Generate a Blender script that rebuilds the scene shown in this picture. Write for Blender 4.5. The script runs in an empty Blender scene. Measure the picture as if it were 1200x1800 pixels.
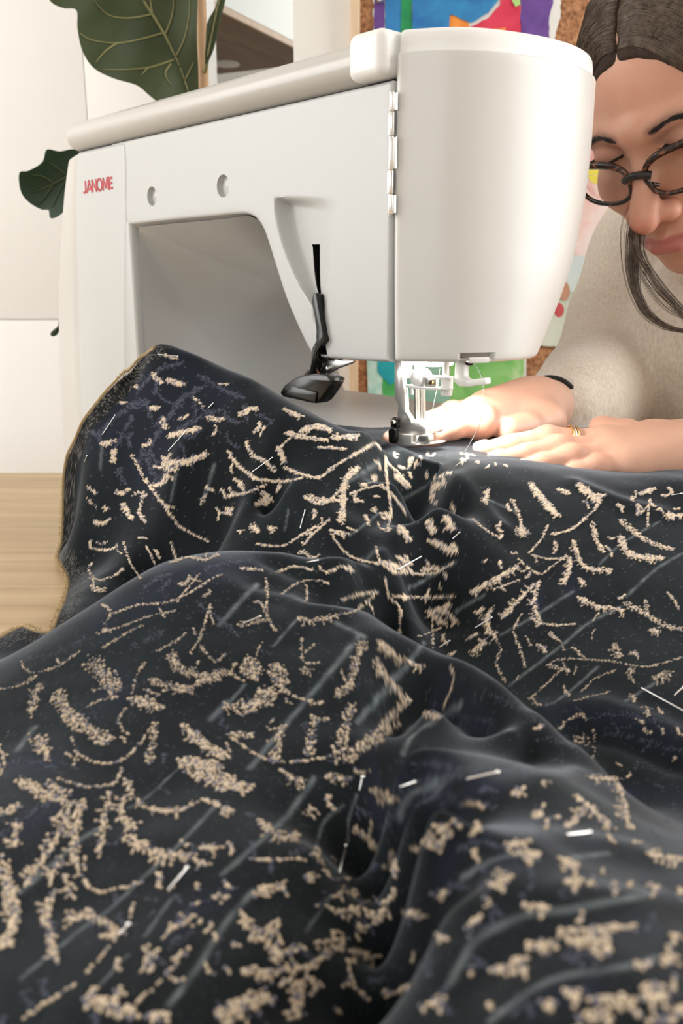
import bpy, bmesh, math, random
import numpy as np
from mathutils import Vector, Matrix
from mathutils.geometry import delaunay_2d_cdt

S = bpy.context.scene
COL = S.collection
ZC, TH = .175, math.atan(410/1500)          # camera height over the machine bed frame, pitch
CT, ST = math.cos(TH), math.sin(TH)
TABLE_Z, FLOOR_Z = -.02, -.77

# ---- camera
cd = bpy.data.cameras.new('camera'); cam = bpy.data.objects.new('camera', cd); COL.objects.link(cam)
cam.location = (0, 0, ZC); cam.rotation_euler = (math.pi/2-TH, 0, 0)
cd.sensor_fit = 'HORIZONTAL'; cd.sensor_width = 36; cd.lens = 45; cd.clip_start = .01; cd.clip_end = 50
cd.dof.use_dof = True; cd.dof.focus_distance = .55; cd.dof.aperture_fstop = 19
S.camera = cam
# ---- exposure, sky
S.view_settings.view_transform = 'Standard'; S.view_settings.look = 'None'
S.view_settings.exposure = 0.0; S.view_settings.gamma = 1
S.view_settings.use_curve_mapping = False
w = bpy.data.worlds.new('world'); S.world = w; w.use_nodes = True
w.node_tree.nodes['Background'].inputs[0].default_value = (.75, .87, 1, 1)
w.node_tree.nodes['Background'].inputs[1].default_value = .8
S.cycles.max_bounces = 8; S.cycles.sample_clamp_indirect = 6
# ---- daylight through the room's windows, plus an added fill in the kitchen
def area_light(name, loc, target, sx, sy, power, col=(1, 1, 1)):
    l = bpy.data.lights.new(name, 'AREA'); l.shape = 'RECTANGLE'; l.size = sx; l.size_y = sy; l.energy = power; l.color = col
    o = bpy.data.objects.new(name, l); COL.objects.link(o); o.location = loc
    o.rotation_euler = (Vector(target)-Vector(loc)).to_track_quat('-Z', 'Y').to_euler(); return o
area_light('window_light', (2.25, .38, .85), (.0, .35, .0), 1.6, 1.4, 50, (1, .985, .96))
area_light('window_light', (-.75, -2.1, .85), (0, .5, .05), 1.6, 1.3, 14, (1, .97, .93))
area_light('window_light', (-1.9, .65, .7), (-.3, 1.2, -.1), 1.1, 1.3, 27, (1, .98, .95))

area_light('kitchen_fill_light', (.9, 2.9, 1.0), (-.6, 1.9, .5), .9, .9, 16, (1, .98, .95))  # added fill to brighten the wall unit; no window stands behind it
# ---------------------------------------------------------------- helpers
def ratio(u, v):
    x = (u-600)/1500.; yd = (v-900)/1500.
    dy = CT-yd*ST; dz = -ST-yd*CT
    return x/dy, dz/dy
def pt(u, v, Y):
    a, b = ratio(u, v); return np.array([a*Y, Y, ZC+b*Y])
def tag(o, label=None, cat=None, group=None, kind=None):
    if label: o['label'] = label
    if cat: o['category'] = cat
    if group: o['group'] = group
    if kind: o['kind'] = kind
    return o
def empty(name, loc=(0, 0, 0), rz=0):
    o = bpy.data.objects.new(name, None); COL.objects.link(o); o.location = loc; o.rotation_euler = (0, 0, rz); o.empty_display_size = .02
    return o
def mesh_obj(name, verts, faces, mat, parent=None, smooth=True, sharp=None):
    me = bpy.data.meshes.new(name); me.from_pydata([tuple(map(float, p)) for p in verts], [], [tuple(map(int, f)) for f in faces]); me.update()
    return link_mesh(name, me, mat, parent, smooth, sharp)
def link_mesh(name, me, mat, parent=None, smooth=True, sharp=None):
    if smooth:
        me.polygons.foreach_set('use_smooth', [True]*len(me.polygons))
        if sharp is not None: me.set_sharp_from_angle(angle=math.radians(sharp))
    if mat: me.materials.append(mat)
    o = bpy.data.objects.new(name, me); COL.objects.link(o)
    if parent: o.parent = parent
    return o
def bm_obj(name, bm, mat, parent=None, smooth=True, sharp=35):
    bmesh.ops.recalc_face_normals(bm, faces=bm.faces)
    me = bpy.data.meshes.new(name); bm.to_mesh(me); bm.free()
    return link_mesh(name, me, mat, parent, smooth, sharp)
def box(bm, lo, hi, bev=0, M=None, seg=3):
    lo, hi = np.array(lo, float), np.array(hi, float)
    m = Matrix.Translation(Vector((lo+hi)/2)) @ Matrix.Diagonal(Vector((*np.abs(hi-lo), 1)))
    r = bmesh.ops.create_cube(bm, size=1, matrix=m)
    vs = r['verts']
    if bev:
        es = list({e for v in vs for e in v.link_edges})
        q = bmesh.ops.bevel(bm, geom=es, offset=bev, segments=seg, profile=.5, affect='EDGES')
        vs = list({v for f in q['faces'] for v in f.verts} | {v for v in vs if v.is_valid})
    if M is not None: bmesh.ops.transform(bm, matrix=M, verts=vs)
    return vs
def cyl(bm, a, b, r, r2=None, seg=20, bev=0):
    a, b = Vector(a), Vector(b); d = b-a
    m = Matrix.Translation((a+b)/2) @ d.to_track_quat('Z', 'Y').to_matrix().to_4x4()
    res = bmesh.ops.create_cone(bm, cap_ends=True, segments=seg, radius1=r, radius2=r if r2 is None else r2, depth=d.length, matrix=m)
    if bev:
        es = [e for e in {e for v in res['verts'] for e in v.link_edges} if any(len(f.verts) > 4 for f in e.link_faces)]
        bmesh.ops.bevel(bm, geom=es, offset=bev, segments=2, profile=.5, affect='EDGES')
def tube_data(pts, rad, seg=8, closed=False):
    P = np.array(pts, float); n = len(P); rad = np.broadcast_to(rad, (n,))
    T = np.gradient(P, axis=0) if not closed else np.roll(P, -1, 0)-np.roll(P, 1, 0)
    T /= np.linalg.norm(T, axis=1)[:, None]+1e-12
    N = np.zeros_like(P); ref = np.array([0, 0, 1.]) if abs(T[0][2]) < .9 else np.array([1., 0, 0])
    for i in range(n):
        v = ref-T[i]*ref.dot(T[i]); v /= np.linalg.norm(v)+1e-12; N[i] = v; ref = v
    B = np.cross(T, N); an = np.arange(seg)*2*math.pi/seg
    V = (P[:, None]+rad[:, None, None]*(N[:, None]*np.cos(an)[None, :, None]+B[:, None]*np.sin(an)[None, :, None])).reshape(-1, 3)
    F = []
    for i in range(n if closed else n-1):
        j = (i+1) % n
        for k in range(seg): F.append((i*seg+k, i*seg+(k+1) % seg, j*seg+(k+1) % seg, j*seg+k))
    if not closed: F += [tuple(range(seg))[::-1], tuple((n-1)*seg+k for k in range(seg))]
    return V, F
def tube(name, pts, rad, mat, parent=None, seg=8, closed=False):
    V, F = tube_data(pts, rad, seg, closed); return mesh_obj(name, V, F, mat, parent, True, 60)
def tubes(name, lst, mat, parent=None, seg=5):
    VV, FF, o = [], [], 0
    for pts, rad in lst:
        V, F = tube_data(pts, rad, seg); VV.append(V); FF += [tuple(i+o for i in f) for f in F]; o += len(V)
    return mesh_obj(name, np.concatenate(VV), FF, mat, parent)
def smooth_line(pts, n=8, closed=False):
    P = np.array(pts, float); out = []
    m = len(P)
    for i in range(m if closed else m-1):
        g = (lambda k: P[k % m]) if closed else (lambda k: P[min(max(k, 0), m-1)])
        p0, p1, p2, p3 = g(i-1), g(i), g(i+1), g(i+2)
        for s in range(n):
            t = s/n
            out.append(.5*((2*p1)+(-p0+p2)*t+(2*p0-5*p1+4*p2-p3)*t*t+(-p0+3*p1-3*p2+p3)*t**3))
    if not closed: out.append(P[-1])
    return np.array(out)
def loft(sections, closed_ring=True, caps=True):
    n = len(sections[0]); V = np.concatenate(sections); F = []
    for i in range(len(sections)-1):
        for k in range(n if closed_ring else n-1):
            a, b = i*n+k, i*n+(k+1) % n
            F.append((a, b, b+n, a+n))
    if caps: F += [tuple(range(n))[::-1], tuple((len(sections)-1)*n+k for k in range(n))]
    return V, F
def slab(bm, outline, thick, M):
    """extruded polygon (x,y outline) of given thickness mapped by M"""
    vs = [bm.verts.new(M @ Vector((x, y, 0))) for x, y in outline]
    f = bm.faces.new(vs); r = bmesh.ops.extrude_face_region(bm, geom=[f])
    d = (M.to_3x3() @ Vector((0, 0, thick)))
    bmesh.ops.translate(bm, vec=d, verts=[v for v in r['geom'] if isinstance(v, bmesh.types.BMVert)])

# ---------------------------------------------------------------- materials
def principled(name, col=(.8, .8, .8), rough=.5, metal=0, **kw):
    m = bpy.data.materials.new(name); m.use_nodes = True
    b = m.node_tree.nodes['Principled BSDF']
    b.inputs['Base Color'].default_value = (*col, 1); b.inputs['Roughness'].default_value = rough; b.inputs['Metallic'].default_value = metal
    for k, v in kw.items():
        s = b.inputs[k.replace('_', ' ')]; s.default_value = (*v, 1) if isinstance(v, tuple) and len(s.default_value) == 4 else v
    return m
def nodes(m): return m.node_tree.nodes, m.node_tree.links, m.node_tree.nodes['Principled BSDF']
def tex_noise(m, scale, detail=4, stretch=(1, 1, 1), coord='Object', rot=(0, 0, 0), rough=.5, dist=0):
    N, L, b = nodes(m)
    tc = N.new('ShaderNodeTexCoord'); mp = N.new('ShaderNodeMapping'); t = N.new('ShaderNodeTexNoise')
    mp.inputs['Scale'].default_value = stretch; mp.inputs['Rotation'].default_value = rot
    t.inputs['Scale'].default_value = scale; t.inputs['Detail'].default_value = detail; t.inputs['Roughness'].default_value = rough
    t.inputs['Distortion'].default_value = dist
    L.new(tc.outputs[coord], mp.inputs[0]); L.new(mp.outputs[0], t.inputs[0]); return t
def ramp(m, src, stops, to='Base Color'):
    N, L, b = nodes(m); r = N.new('ShaderNodeValToRGB'); e = r.color_ramp.elements
    while len(e) < len(stops): e.new(.5)
    for i, (p, c) in enumerate(stops): e[i].position = p; e[i].color = (*c, 1)
    L.new(src.outputs[0], r.inputs[0])
    if to: L.new(r.outputs[0], b.inputs[to])
    return r
def bump(m, src, strength=.2, dist=.001, out=0):
    N, L, b = nodes(m); k = N.new('ShaderNodeBump'); k.inputs['Strength'].default_value = strength; k.inputs['Distance'].default_value = dist
    L.new(src.outputs[out], k.inputs['Height'])
    if b.inputs['Normal'].links: L.new(b.inputs['Normal'].links[0].from_socket, k.inputs['Normal'])
    L.new(k.outputs[0], b.inputs['Normal'])
def noisy(name, stops, scale, rough=.6, detail=5, stretch=(1, 1, 1), bmp=0, bdist=.0005, coord='Object', rot=(0, 0, 0), dist=0, **kw):
    m = principled(name, rough=rough, **kw); t = tex_noise(m, scale, detail, stretch, coord, rot, dist=dist); ramp(m, t, stops)
    if bmp: bump(m, t, bmp, bdist)
    return m
M_ = {}
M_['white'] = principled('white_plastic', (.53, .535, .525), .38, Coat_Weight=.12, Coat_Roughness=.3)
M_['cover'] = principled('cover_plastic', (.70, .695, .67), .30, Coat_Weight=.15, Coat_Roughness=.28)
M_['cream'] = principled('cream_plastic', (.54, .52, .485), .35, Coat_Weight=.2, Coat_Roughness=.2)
for k in ('white', 'cover', 'cream'):
    t = tex_noise(M_[k], 2500, 2); bump(M_[k], t, .05, .0002)
M_['bright'] = principled('bright_white_plastic', (.88, .88, .86), .35)
M_['black'] = principled('black_plastic', (.007, .007, .006), .2, Specular_IOR_Level=.45)
M_['dark'] = principled('dark_cavity', (.004, .004, .004), .6)
M_['seam'] = principled('seam_grey', (.30, .295, .28), .6)
M_['chrome'] = principled('chrome', (.92, .90, .87), .22, 1)
M_['steel'] = principled('brushed_steel', (.55, .54, .52), .32, 1)
t = tex_noise(M_['steel'], 300, 3, (1, 1, 12)); bump(M_['steel'], t, .1, .0002)
M_['gold'] = principled('gold', (.85, .60, .28), .2, 1)
M_['red'] = principled('red_print', (.50, .028, .04), .45)
M_['thread'] = principled('grey_thread', (.06, .06, .065), .6)
M_['led'] = principled('lamp_lens', (1, 1, 1), .4, Emission_Color=(1, .97, .9), Emission_Strength=9.0)
# ---------------------------------------------------------------- room shell
M_['wall'] = noisy('wall_paint', [(.3, (.80, .78, .74)), (.7, (.84, .82, .78))], 6, .85, bmp=.05)
M_['cab'] = principled('white_lacquer', (.86, .85, .82), .45)
t = tex_noise(M_['cab'], 3, 2); ramp(M_['cab'], t, [(.3, (.84, .83, .80)), (.7, (.88, .87, .84))])
M_['glasscab'] = principled('greenish_white_lacquer', (.66, .71, .67), .3)
M_['floor'] = noisy('floor_wood', [(.3, (.36, .25, .16)), (.7, (.48, .35, .23))], 4, .5, stretch=(1, 12, 1), bmp=.1)
M_['walnut'] = noisy('cabinet_wood', [(.25, (.20, .125, .085)), (.75, (.33, .22, .155))], 3, .5, stretch=(2, 14, 1), dist=1.2)
M_['pine'] = noisy('pine_frame', [(.3, (.62, .44, .28)), (.7, (.72, .54, .36))], 12, .5, stretch=(8, 8, 1))

def struct(name, lo, hi, mat, parent=None, bev=0):
    bm = bmesh.new(); box(bm, lo, hi, bev); o = bm_obj(name, bm, M_[mat], parent, False)
    if not parent: o['kind'] = 'structure'
    return o
X0, X1, Y0, Y1, Z1 = -2.0, 2.4, -2.3, 3.3, 1.75
fl = struct('floor', (X0, Y0, FLOOR_Z-.05), (X1, Y1, FLOOR_Z), 'floor')
for i in range(22):                                # floor boards, slightly proud of the sub floor
    x = X0+.2*i
    bm = bmesh.new(); box(bm, (x+.002, Y0+.01, FLOOR_Z-.004), (x+.198, Y1-.01, FLOOR_Z+.004), .001, seg=1); bm_obj('floor_board', bm, M_['floor'], fl, False)
struct('ceiling', (X0, Y0, Z1), (X1, Y1, Z1+.05), 'wall')
struct('wall_far', (X0, Y1, FLOOR_Z), (X1, Y1+.05, Z1), 'wall')
struct('wall_middle', (-.068, 1.34, FLOOR_Z+.006), (X1, 1.40, Z1), 'wall')
def wall_with_hole(name, axis, pos, lo, hi, h0, h1, z0, z1):
    bm = bmesh.new()
    def b(a0, a1, c0, c1):
        if axis == 'x': box(bm, (pos, a0, c0), (pos+.08, a1, c1))
        else: box(bm, (a0, pos, c0), (a1, pos+.08, c1))
    b(lo, h0, FLOOR_Z, Z1); b(h1, hi, FLOOR_Z, Z1); b(h0, h1, FLOOR_Z, z0); b(h0, h1, z1, Z1)
    o = bm_obj(name, bm, M_['wall'], None, False); o['kind'] = 'structure'
wall_with_hole('wall_right', 'x', X1, Y0, Y1, -.5, 1.25, .1, 1.55)
wall_with_hole('wall_back', 'y', Y0-.08, X0, X1, -1.6, .3, .1, 1.5)
wall_with_hole('wall_left', 'x', X0-.08, Y0, Y1, .1, 1.2, .05, 1.4)
def window(name, axis, pos, a0, a1, z0, z1):
    e = tag(empty(name, (0, 0, 0)), kind='structure')
    bm = bmesh.new(); n = 3
    def b(p0, p1, c0, c1, d0=0, d1=.05):
        if axis == 'x': box(bm, (pos+d0, p0, c0), (pos+d1, p1, c1))
        else: box(bm, (p0, pos+d0, c0), (p1, pos+d1, c1))
    for i in range(n+1):
        p = a0+(a1-a0)*i/n; b(max(a0, p-.02), min(a1, p+.02), z0, z1)
    b(a0, a1, z0, z0+.04); b(a0, a1, z1-.04, z1)
    bm_obj('window_frame', bm, M_['bright'], e, False)
window('window_1', 'x', X1+.02, -.5, 1.25, .1, 1.55); window('window_2', 'y', Y0-.06, -1.6, .3, .1, 1.5); window('window_3', 'x', X0-.06, .1, 1.2, .05, 1.4)

# tall white cupboard behind the table (its fronts fill the left of the picture)
CY = 1.45
cxr = ratio(354, 60)[0]*CY
tc = tag(empty('tall_cupboard', (-1.0, CY+.3, FLOOR_Z)), 'tall white handleless cupboard filling the wall behind the fig plant', 'cupboard')
def child_box(name, par, lo, hi, mat, bev=.0, seg=2):
    lo, hi = np.array(lo)-np.array(par.location), np.array(hi)-np.array(par.location)
    bm = bmesh.new(); box(bm, lo, hi, bev, seg=seg); return bm_obj(name, bm, M_[mat], par, bool(bev))
seam_z = pt(50, 562, CY)[2]; seam_x = pt(160, 300, CY)[0]
child_box('carcass', tc, (X0+.01, CY+.004, FLOOR_Z+.006), (cxr-.001, CY+.17, 1.7), 'cab')
for x0, x1 in ((X0+.02, -.95), (-.949, seam_x-.0005), (seam_x+.0005, cxr)):
    for z0, z1 in ((FLOOR_Z+.1, seam_z-.0012), (seam_z+.0012, 1.69)):
        child_box('door', tc, (x0, CY, z0), (x1, CY+.0035, z1), 'cab', .0008)
# wall unit deeper in the room, wooden underside with a downlight
h = .66-ZC
f1, f2 = pt(350, 3, 1), pt(530, 92, 1)
r1, r2 = ratio(350, 3), ratio(530, 92)
A1 = np.array([r1[0], 1, r1[1]])*(h/r1[1]); A2 = np.array([r2[0], 1, r2[1]])*(h/r2[1])
d = (A2-A1)[:2]; ln = np.linalg.norm(d); d /= ln; nrm = np.array([-d[1], d[0]])
wu = tag(empty('wall_unit', (A1[0], A1[1], ZC+h), math.atan2(d[1], d[0])), 'wall-hung kitchen unit with a brown wood underside and greenish white front', 'cabinet')
L_ = ln+.1
for nm, lo, hi, mt in (('carcass', (-.30, .022, .021), (L_, 1.15, .74), 'cab'), ('door', (-.30, .0, .014), (L_*.74, .02, .74), 'glasscab'), ('door', (L_*.74+.003, .0, .014), (L_, .02, .74), 'glasscab'),
                       ('bottom_panel', (-.30, .004, 0), (L_, 1.15, .020), 'walnut'), ('edge_strip', (-.30, -.003, 0), (L_, .003, .013), 'pine')):
    bm = bmesh.new(); box(bm, lo, hi, .001, seg=1); bm_obj(nm, bm, M_[mt], wu, False)
# downlight in underside
rr = ratio(398, 111); q = np.array([rr[0], 1, rr[1]])*(h/rr[1])
ql = Matrix.Rotation(-math.atan2(d[1], d[0]), 3, 'Z') @ Vector((q[0]-A1[0], q[1]-A1[1], 0))
bm = bmesh.new(); cyl(bm, (ql.x, ql.y, -.004), (ql.x, ql.y, .001), .03, seg=32, bev=.001); bm_obj('downlight', bm, M_['bright'], wu)['label'] = 'round white downlight, switched off'

# ---------------------------------------------------------------- oak table
M_['oak'] = principled('oak', rough=.5)
t = tex_noise(M_['oak'], 9, 6, (.6, 7, 1), dist=.6); ramp(M_['oak'], t, [(.25, (.40, .27, .145)), (.5, (.52, .37, .21)), (.75, (.60, .44, .265))])
t2 = tex_noise(M_['oak'], 60, 3, (.35, 9, 1)); bump(M_['oak'], t2, .15, .0004)
tb = tag(empty('oak_table', (0, .36, FLOOR_Z)), 'light oak table top under the sewing machine and the dark fabric', 'table')
bm = bmesh.new(); box(bm, (-.95, -.56, .72), (1.15, .513, .7495), .0025); bm_obj('tabletop', bm, M_['oak'], tb)
for sx in (-.88, 1.08):
    for sy in (-.5, .44):
        bm = bmesh.new(); box(bm, (sx-.03, sy-.03, .004), (sx+.03, sy+.03, .72), .004); bm_obj('leg', bm, M_['oak'], tb)
TBY = .873

# ---------------------------------------------------------------- corkboard and pictures
M_['cork'] = noisy('cork', [(.30, (.16, .065, .028)), (.5, (.36, .165, .075)), (.68, (.52, .27, .13))], 190, .9, 3, bmp=.5, bdist=.002)
WY = 1.338
def flat(name, par, outline_px, Y, thick, mat, label=None):
    """thin sheet standing in the plane y=Y whose outline was read off the photo"""
    P = [pt(u, v, Y) for u, v in outline_px]
    bm = bmesh.new(); vs = [bm.verts.new((p[0], 0, p[2])) for p in P]; f = bm.faces.new(vs)
    r = bmesh.ops.extrude_face_region(bm, geom=[f]); bmesh.ops.translate(bm, vec=(0, thick, 0), verts=[v for v in r['geom'] if isinstance(v, bmesh.types.BMVert)])
    c = np.mean(P, 0); o0 = np.array(par.location) if par else np.array([c[0], Y, c[2]])
    for v in bm.verts: v.co += Vector((-o0[0], (Y-o0[1]) if par else 0, -o0[2]))
    bmesh.ops.triangulate(bm, faces=bm.faces)
    o = bm_obj(name, bm, mat, par, False)
    if not par: o.location = o0
    if label: o['label'] = label
    return o
e = tag(empty('corkboard', (pt(620, 0, WY)[0], WY, .0)), 'brown cork pinboard with a pale wooden frame on the wall behind the woman', 'pinboard')
fx0 = pt(615, 60, WY)[0]; fx1 = fx0+.0135; bz0, bz1 = -.08, 1.1
def cb(name, lo, hi, mat, bev=.001):
    bm = bmesh.new(); o0 = np.array(e.location); box(bm, np.array(lo)-o0, np.array(hi)-o0, bev, seg=1); return bm_obj(name, bm, M_[mat], e, False)
cb('cork_sheet', (fx0+.01, WY-.008, bz0+.01), (1.3, WY, bz1-.01), 'cork', 0)
cb('frame_rail', (fx0, WY-.018, bz0), (fx1, WY+.0015, bz1), 'pine')
cb('frame_rail', (1.29, WY-.018, bz0), (1.305, WY+.0015, bz1), 'pine')
cb('frame_rail', (fx1+.001, WY-.018, bz0), (1.289, WY+.0015, bz0+.014), 'pine')
cb('frame_rail', (fx1+.001, WY-.018, bz1-.014), (1.289, WY+.0015, bz1), 'pine')
def paint(name, c1, c2, sc=22, r=.75): return noisy(name, [(.3, c1), (.7, c2)], sc, r, 4, bmp=.08, dist=.8)
random.seed(3)
def torn(pts, amp=2.2, n=6):
    out = []
    for i in range(len(pts)):
        a, b = np.array(pts[i], float), np.array(pts[(i+1) % len(pts)], float); m = max(1, int(np.linalg.norm(b-a)/9))
        for k in range(m):
            p = a+(b-a)*k/m; out.append(p+(np.array([random.uniform(-amp, amp), random.uniform(-amp, amp)]) if k else 0))
    return out
PY = WY-.0095
Mpaper = paint('paper_white', (.72, .71, .68), (.80, .79, .76))
c = tag(empty('paper_collage', pt(810, 0, PY)), 'collage of torn blue, green, red and purple paper above the machine', 'picture')
flat('backing_sheet', c, torn([(655, -260), (988, -260), (985, 30), (972, 75), (968, 145), (657, 145)]), PY, .0006, Mpaper)
k = 0
for nm, pts, c1, c2 in (('violet strip', [(657, -80), (678, -80), (673, 145), (658, 145)], (.09, .035, .19), (.15, .06, .28)),
    ('blue strip', [(679, -80), (708, -80), (705, 145), (674, 145)], (.02, .14, .42), (.03, .25, .52)),
    ('green strip', [(706, -80), (728, -80), (723, 30), (733, 145), (703, 145)], (.0, .19, .06), (.02, .30, .10)),
    ('large blue piece', [(728, -80), (878, -80), (876, 0), (858, 22), (828, 40), (790, 25), (782, 145), (733, 145), (724, 30)], (.015, .12, .38), (.03, .26, .52)),
    ('red piece', [(880, -80), (913, -60), (915, 60), (907, 100), (905, 145), (820, 145), (826, 47), (858, 32), (879, 8)], (.55, .02, .06), (.72, .05, .10)),
    ('orange piece', [(785, 30), (806, 24), (824, 42), (826, 62), (815, 145), (784, 145)], (.75, .20, .03), (.85, .30, .05)),
    ('small orange piece', [(868, 50), (888, 48), (892, 90), (866, 90)], (.75, .20, .03), (.85, .30, .05)),
    ('pale green piece', [(900, -30), (915, -30), (914, 8), (906, 12), (900, 2)], (.35, .62, .18), (.48, .70, .25)),
    ('violet piece', [(917, -80), (975, -80), (972, 5), (965, 30), (965, 145), (912, 145)], (.10, .04, .22), (.16, .07, .32))):
    flat('torn_paper', c, torn(pts, 1.2), PY-.0006*(1+k % 4)-.0002, .0005, paint('paper_'+nm.replace(' ', '_'), c1, c2, 30), nm+' of torn paper'); k += 1
bm = bmesh.new(); p = pt(667, 3, PY); cyl(bm, (0, -.010, 0), (0, -.001, 0), .0035, .0055, 16, .0006); cyl(bm, (0, -.001, 0), (0, .008, 0), .0006)
tag(bm_obj('push_pin', bm, M_['steel']), 'silver push pin at the corner of the torn paper collage', 'push pin').location = p+np.array([0, -.004, 0])
c = tag(empty('green_painting', pt(780, 720, PY)), 'watercolour with teal patches and green shapes, low on the pinboard', 'picture')
flat('backing_sheet', c, [(642, 560), (926, 560), (923, 800), (650, 800)], PY, .0006, Mpaper)
flat('painted_area', c, torn([(643, 600), (672, 600), (670, 798), (652, 798)], 1), PY-.0005, .0004, noisy('teal_check', [(.35, (.30, .62, .55)), (.65, (.62, .78, .70))], 60, .7, 2), 'pale teal patch')
flat('painted_area', c, torn([(672, 600), (700, 600), (716, 800), (672, 800)], 1), PY-.0006, .0004, paint('paint_green', (.03, .30, .06), (.10, .48, .14)), 'strong green patch')
flat('painted_area', c, torn([(660, 560), (705, 560), (700, 668), (685, 678), (664, 655)], 1.5), PY-.0012, .0004, paint('paint_teal', (.0, .25, .33), (.02, .42, .45)), 'dark teal patch')
flat('painted_area', c, torn([(706, 560), (790, 560), (792, 800), (716, 800)], 1), PY-.0005, .0004, noisy('paint_sea', [(.3, (.16, .40, .32)), (.7, (.40, .60, .45))], 18, .7), 'sea green patch')
flat('painted_area', c, torn([(788, 560), (922, 560), (918, 690), (880, 720), (860, 800), (792, 800)], 1.5), PY-.0009, .0004, noisy('paint_leaf', [(.3, (.14, .42, .10)), (.55, (.25, .58, .17)), (.75, (.50, .72, .38))], 14, .7, dist=1), 'leaf green patch')
tag(flat('pink_painting', None, torn([(985, 235), (1120, 235), (1122, 452), (990, 462)], 1), PY, .0006, noisy('paint_pink', [(.36, (.62, .30, .28)), (.46, (.78, .52, .48)), (.60, (.82, .66, .62)), (.72, (.80, .72, .70))], 15, .75, dist=1.5)), 'pale pink watercolour behind the woman\'s glasses', 'picture')
for u, v, r, nm in ((1062, 440, 14, 'a'), (1098, 372, 12, 'b'), (1050, 300, 13, 'c')):
    pass
pk = bpy.data.objects['pink_painting']
for u, v, r in ((1062, 440, 15), (1098, 372, 11), (1046, 306, 14)):
    flat('yellow_blot', pk, [(u+r*(1+.25*math.sin(3*a+u))*math.cos(a), v+r*.9*(1+.2*math.cos(2*a+v))*math.sin(a)) for a in np.linspace(0, 2*math.pi, 18)[:-1]], PY-.0004, .0003, paint('paint_yellow', (.75, .62, .04), (.80, .72, .20)))
tag(flat('blue_note', None, torn([(985, 448), (1075, 452), (1062, 524), (1030, 520), (982, 508)], 1), PY-.0015, .0005, paint('paper_blue', (.55, .64, .64), (.66, .73, .72))), 'pale grey-blue sheet pinned under the pink watercolour', 'picture')
tag(flat('pale_green_painting', None, torn([(925, 495), (1050, 498), (1040, 612), (915, 606)], 1), PY-.0007, .0005, noisy('paint_pale_green', [(.35, (.50, .56, .44)), (.65, (.66, .70, .60))], 12, .75)), 'pale green sheet with a red spot, half behind the machine', 'picture')
pg = bpy.data.objects['pale_green_painting']
flat('red_spot', pg, [(982+9*math.cos(a), 545+13*math.sin(a)) for a in np.linspace(0, 2*math.pi, 16)[:-1]], PY-.0009, .0003, paint('paint_red', (.50, .05, .07), (.60, .12, .12)))
flat('brown_spot', pg, [(992+9*math.cos(a), 512+17*math.sin(a)) for a in np.linspace(0, 2*math.pi, 16)[:-1]], PY-.0021, .0003, paint('paint_brown', (.45, .22, .13), (.55, .30, .2)))
tag(flat('cyan_slip', None, [(935, 671), (990, 673), (990, 720), (932, 718)], PY, .0005, paint('paint_cyan', (.03, .42, .55), (.08, .5, .6))), 'small cyan paper slip low on the pinboard beside the sleeve', 'paper slip')
# ---------------------------------------------------------------- sewing machine
# local frame: x towards the needle end, y from the rear face to the operator, z up from the table
OM = np.array([.029, .53]); AN = -math.radians(47.15)
XA = np.array([math.cos(AN), math.sin(AN)]); YA = np.array([-XA[1], XA[0]])
mach = tag(empty('sewing_machine', (OM[0], OM[1], TABLE_Z), AN), 'white sewing machine seen from behind, red lettering and a black presser lever', 'sewing machine')
def rp(u, v, y=0.):
    """picture point -> machine local (x, z) on the plane at depth y behind the rear face"""
    a, b = ratio(u, v); # point = OM + x*XA + y*YA ; X = a*Y
    o = OM+y*YA
    x = (a*o[1]-o[0])/(XA[0]-a*XA[1]); Y = o[1]+x*XA[1]
    return np.array([x, ZC+b*Y-TABLE_Z])
def rx(u, v, x=0.):
    """picture point -> machine local (y, z) on the plane x=const"""
    a, b = ratio(u, v); o = OM+x*XA
    y = (a*o[1]-o[0])/(YA[0]-a*YA[1]); Y = o[1]+y*YA[1]
    return np.array([y, ZC+b*Y-TABLE_Z])
def ml(u, v, x=None, y=None):
    if x is None: q = rp(u, v, y); return np.array([q[0], y, q[1]])
    q = rx(u, v, x); return np.array([x, q[0], q[1]])
ZT = rp(690, 140)[1]                      # top of the rear face
# ---- arm housing with the head: outline on the rear face
def in_poly(P, poly):
    x, y = P[:, 0], P[:, 1]; c = np.zeros(len(P), bool); n = len(poly)
    for i in range(n):
        x1, y1 = poly[i]; x2, y2 = poly[(i+1) % n]
        m = ((y1 > y) != (y2 > y)) & (x < (x2-x1)*(y-y1)/(y2-y1+1e-15)+x1); c ^= m
    return c
arch = [rp(u, v) for u, v in ((236, 394), (300, 387), (365, 381), (420, 376), (436, 377), (449, 384), (460, 399), (470, 425), (484, 470), (502, 525), (523, 575), (541, 612), (552, 625), (566, 629))]
xin = arch[0][0]
archs = smooth_line(arch, 5)
rear = list(archs)+[rp(630, 634), rp(686, 637)]
zb = rear[-1][1]
rear += [np.array([0, zb+.002]), np.array([.0, ZT-.001]), np.array([-.001, ZT]), np.array([xin-.03, ZT]), np.array([xin-.03, arch[0][1]])]
rear = np.array(rear)
def resample(poly, step):
    out = []
    for i in range(len(poly)):
        a, b = poly[i], poly[(i+1) % len(poly)]; m = max(1, int(np.linalg.norm(b-a)/step))
        for k in range(m): out.append(a+(b-a)*k/m)
    return np.array(out)
rear = resample(rear, .003)
nR = len(rear)
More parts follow.
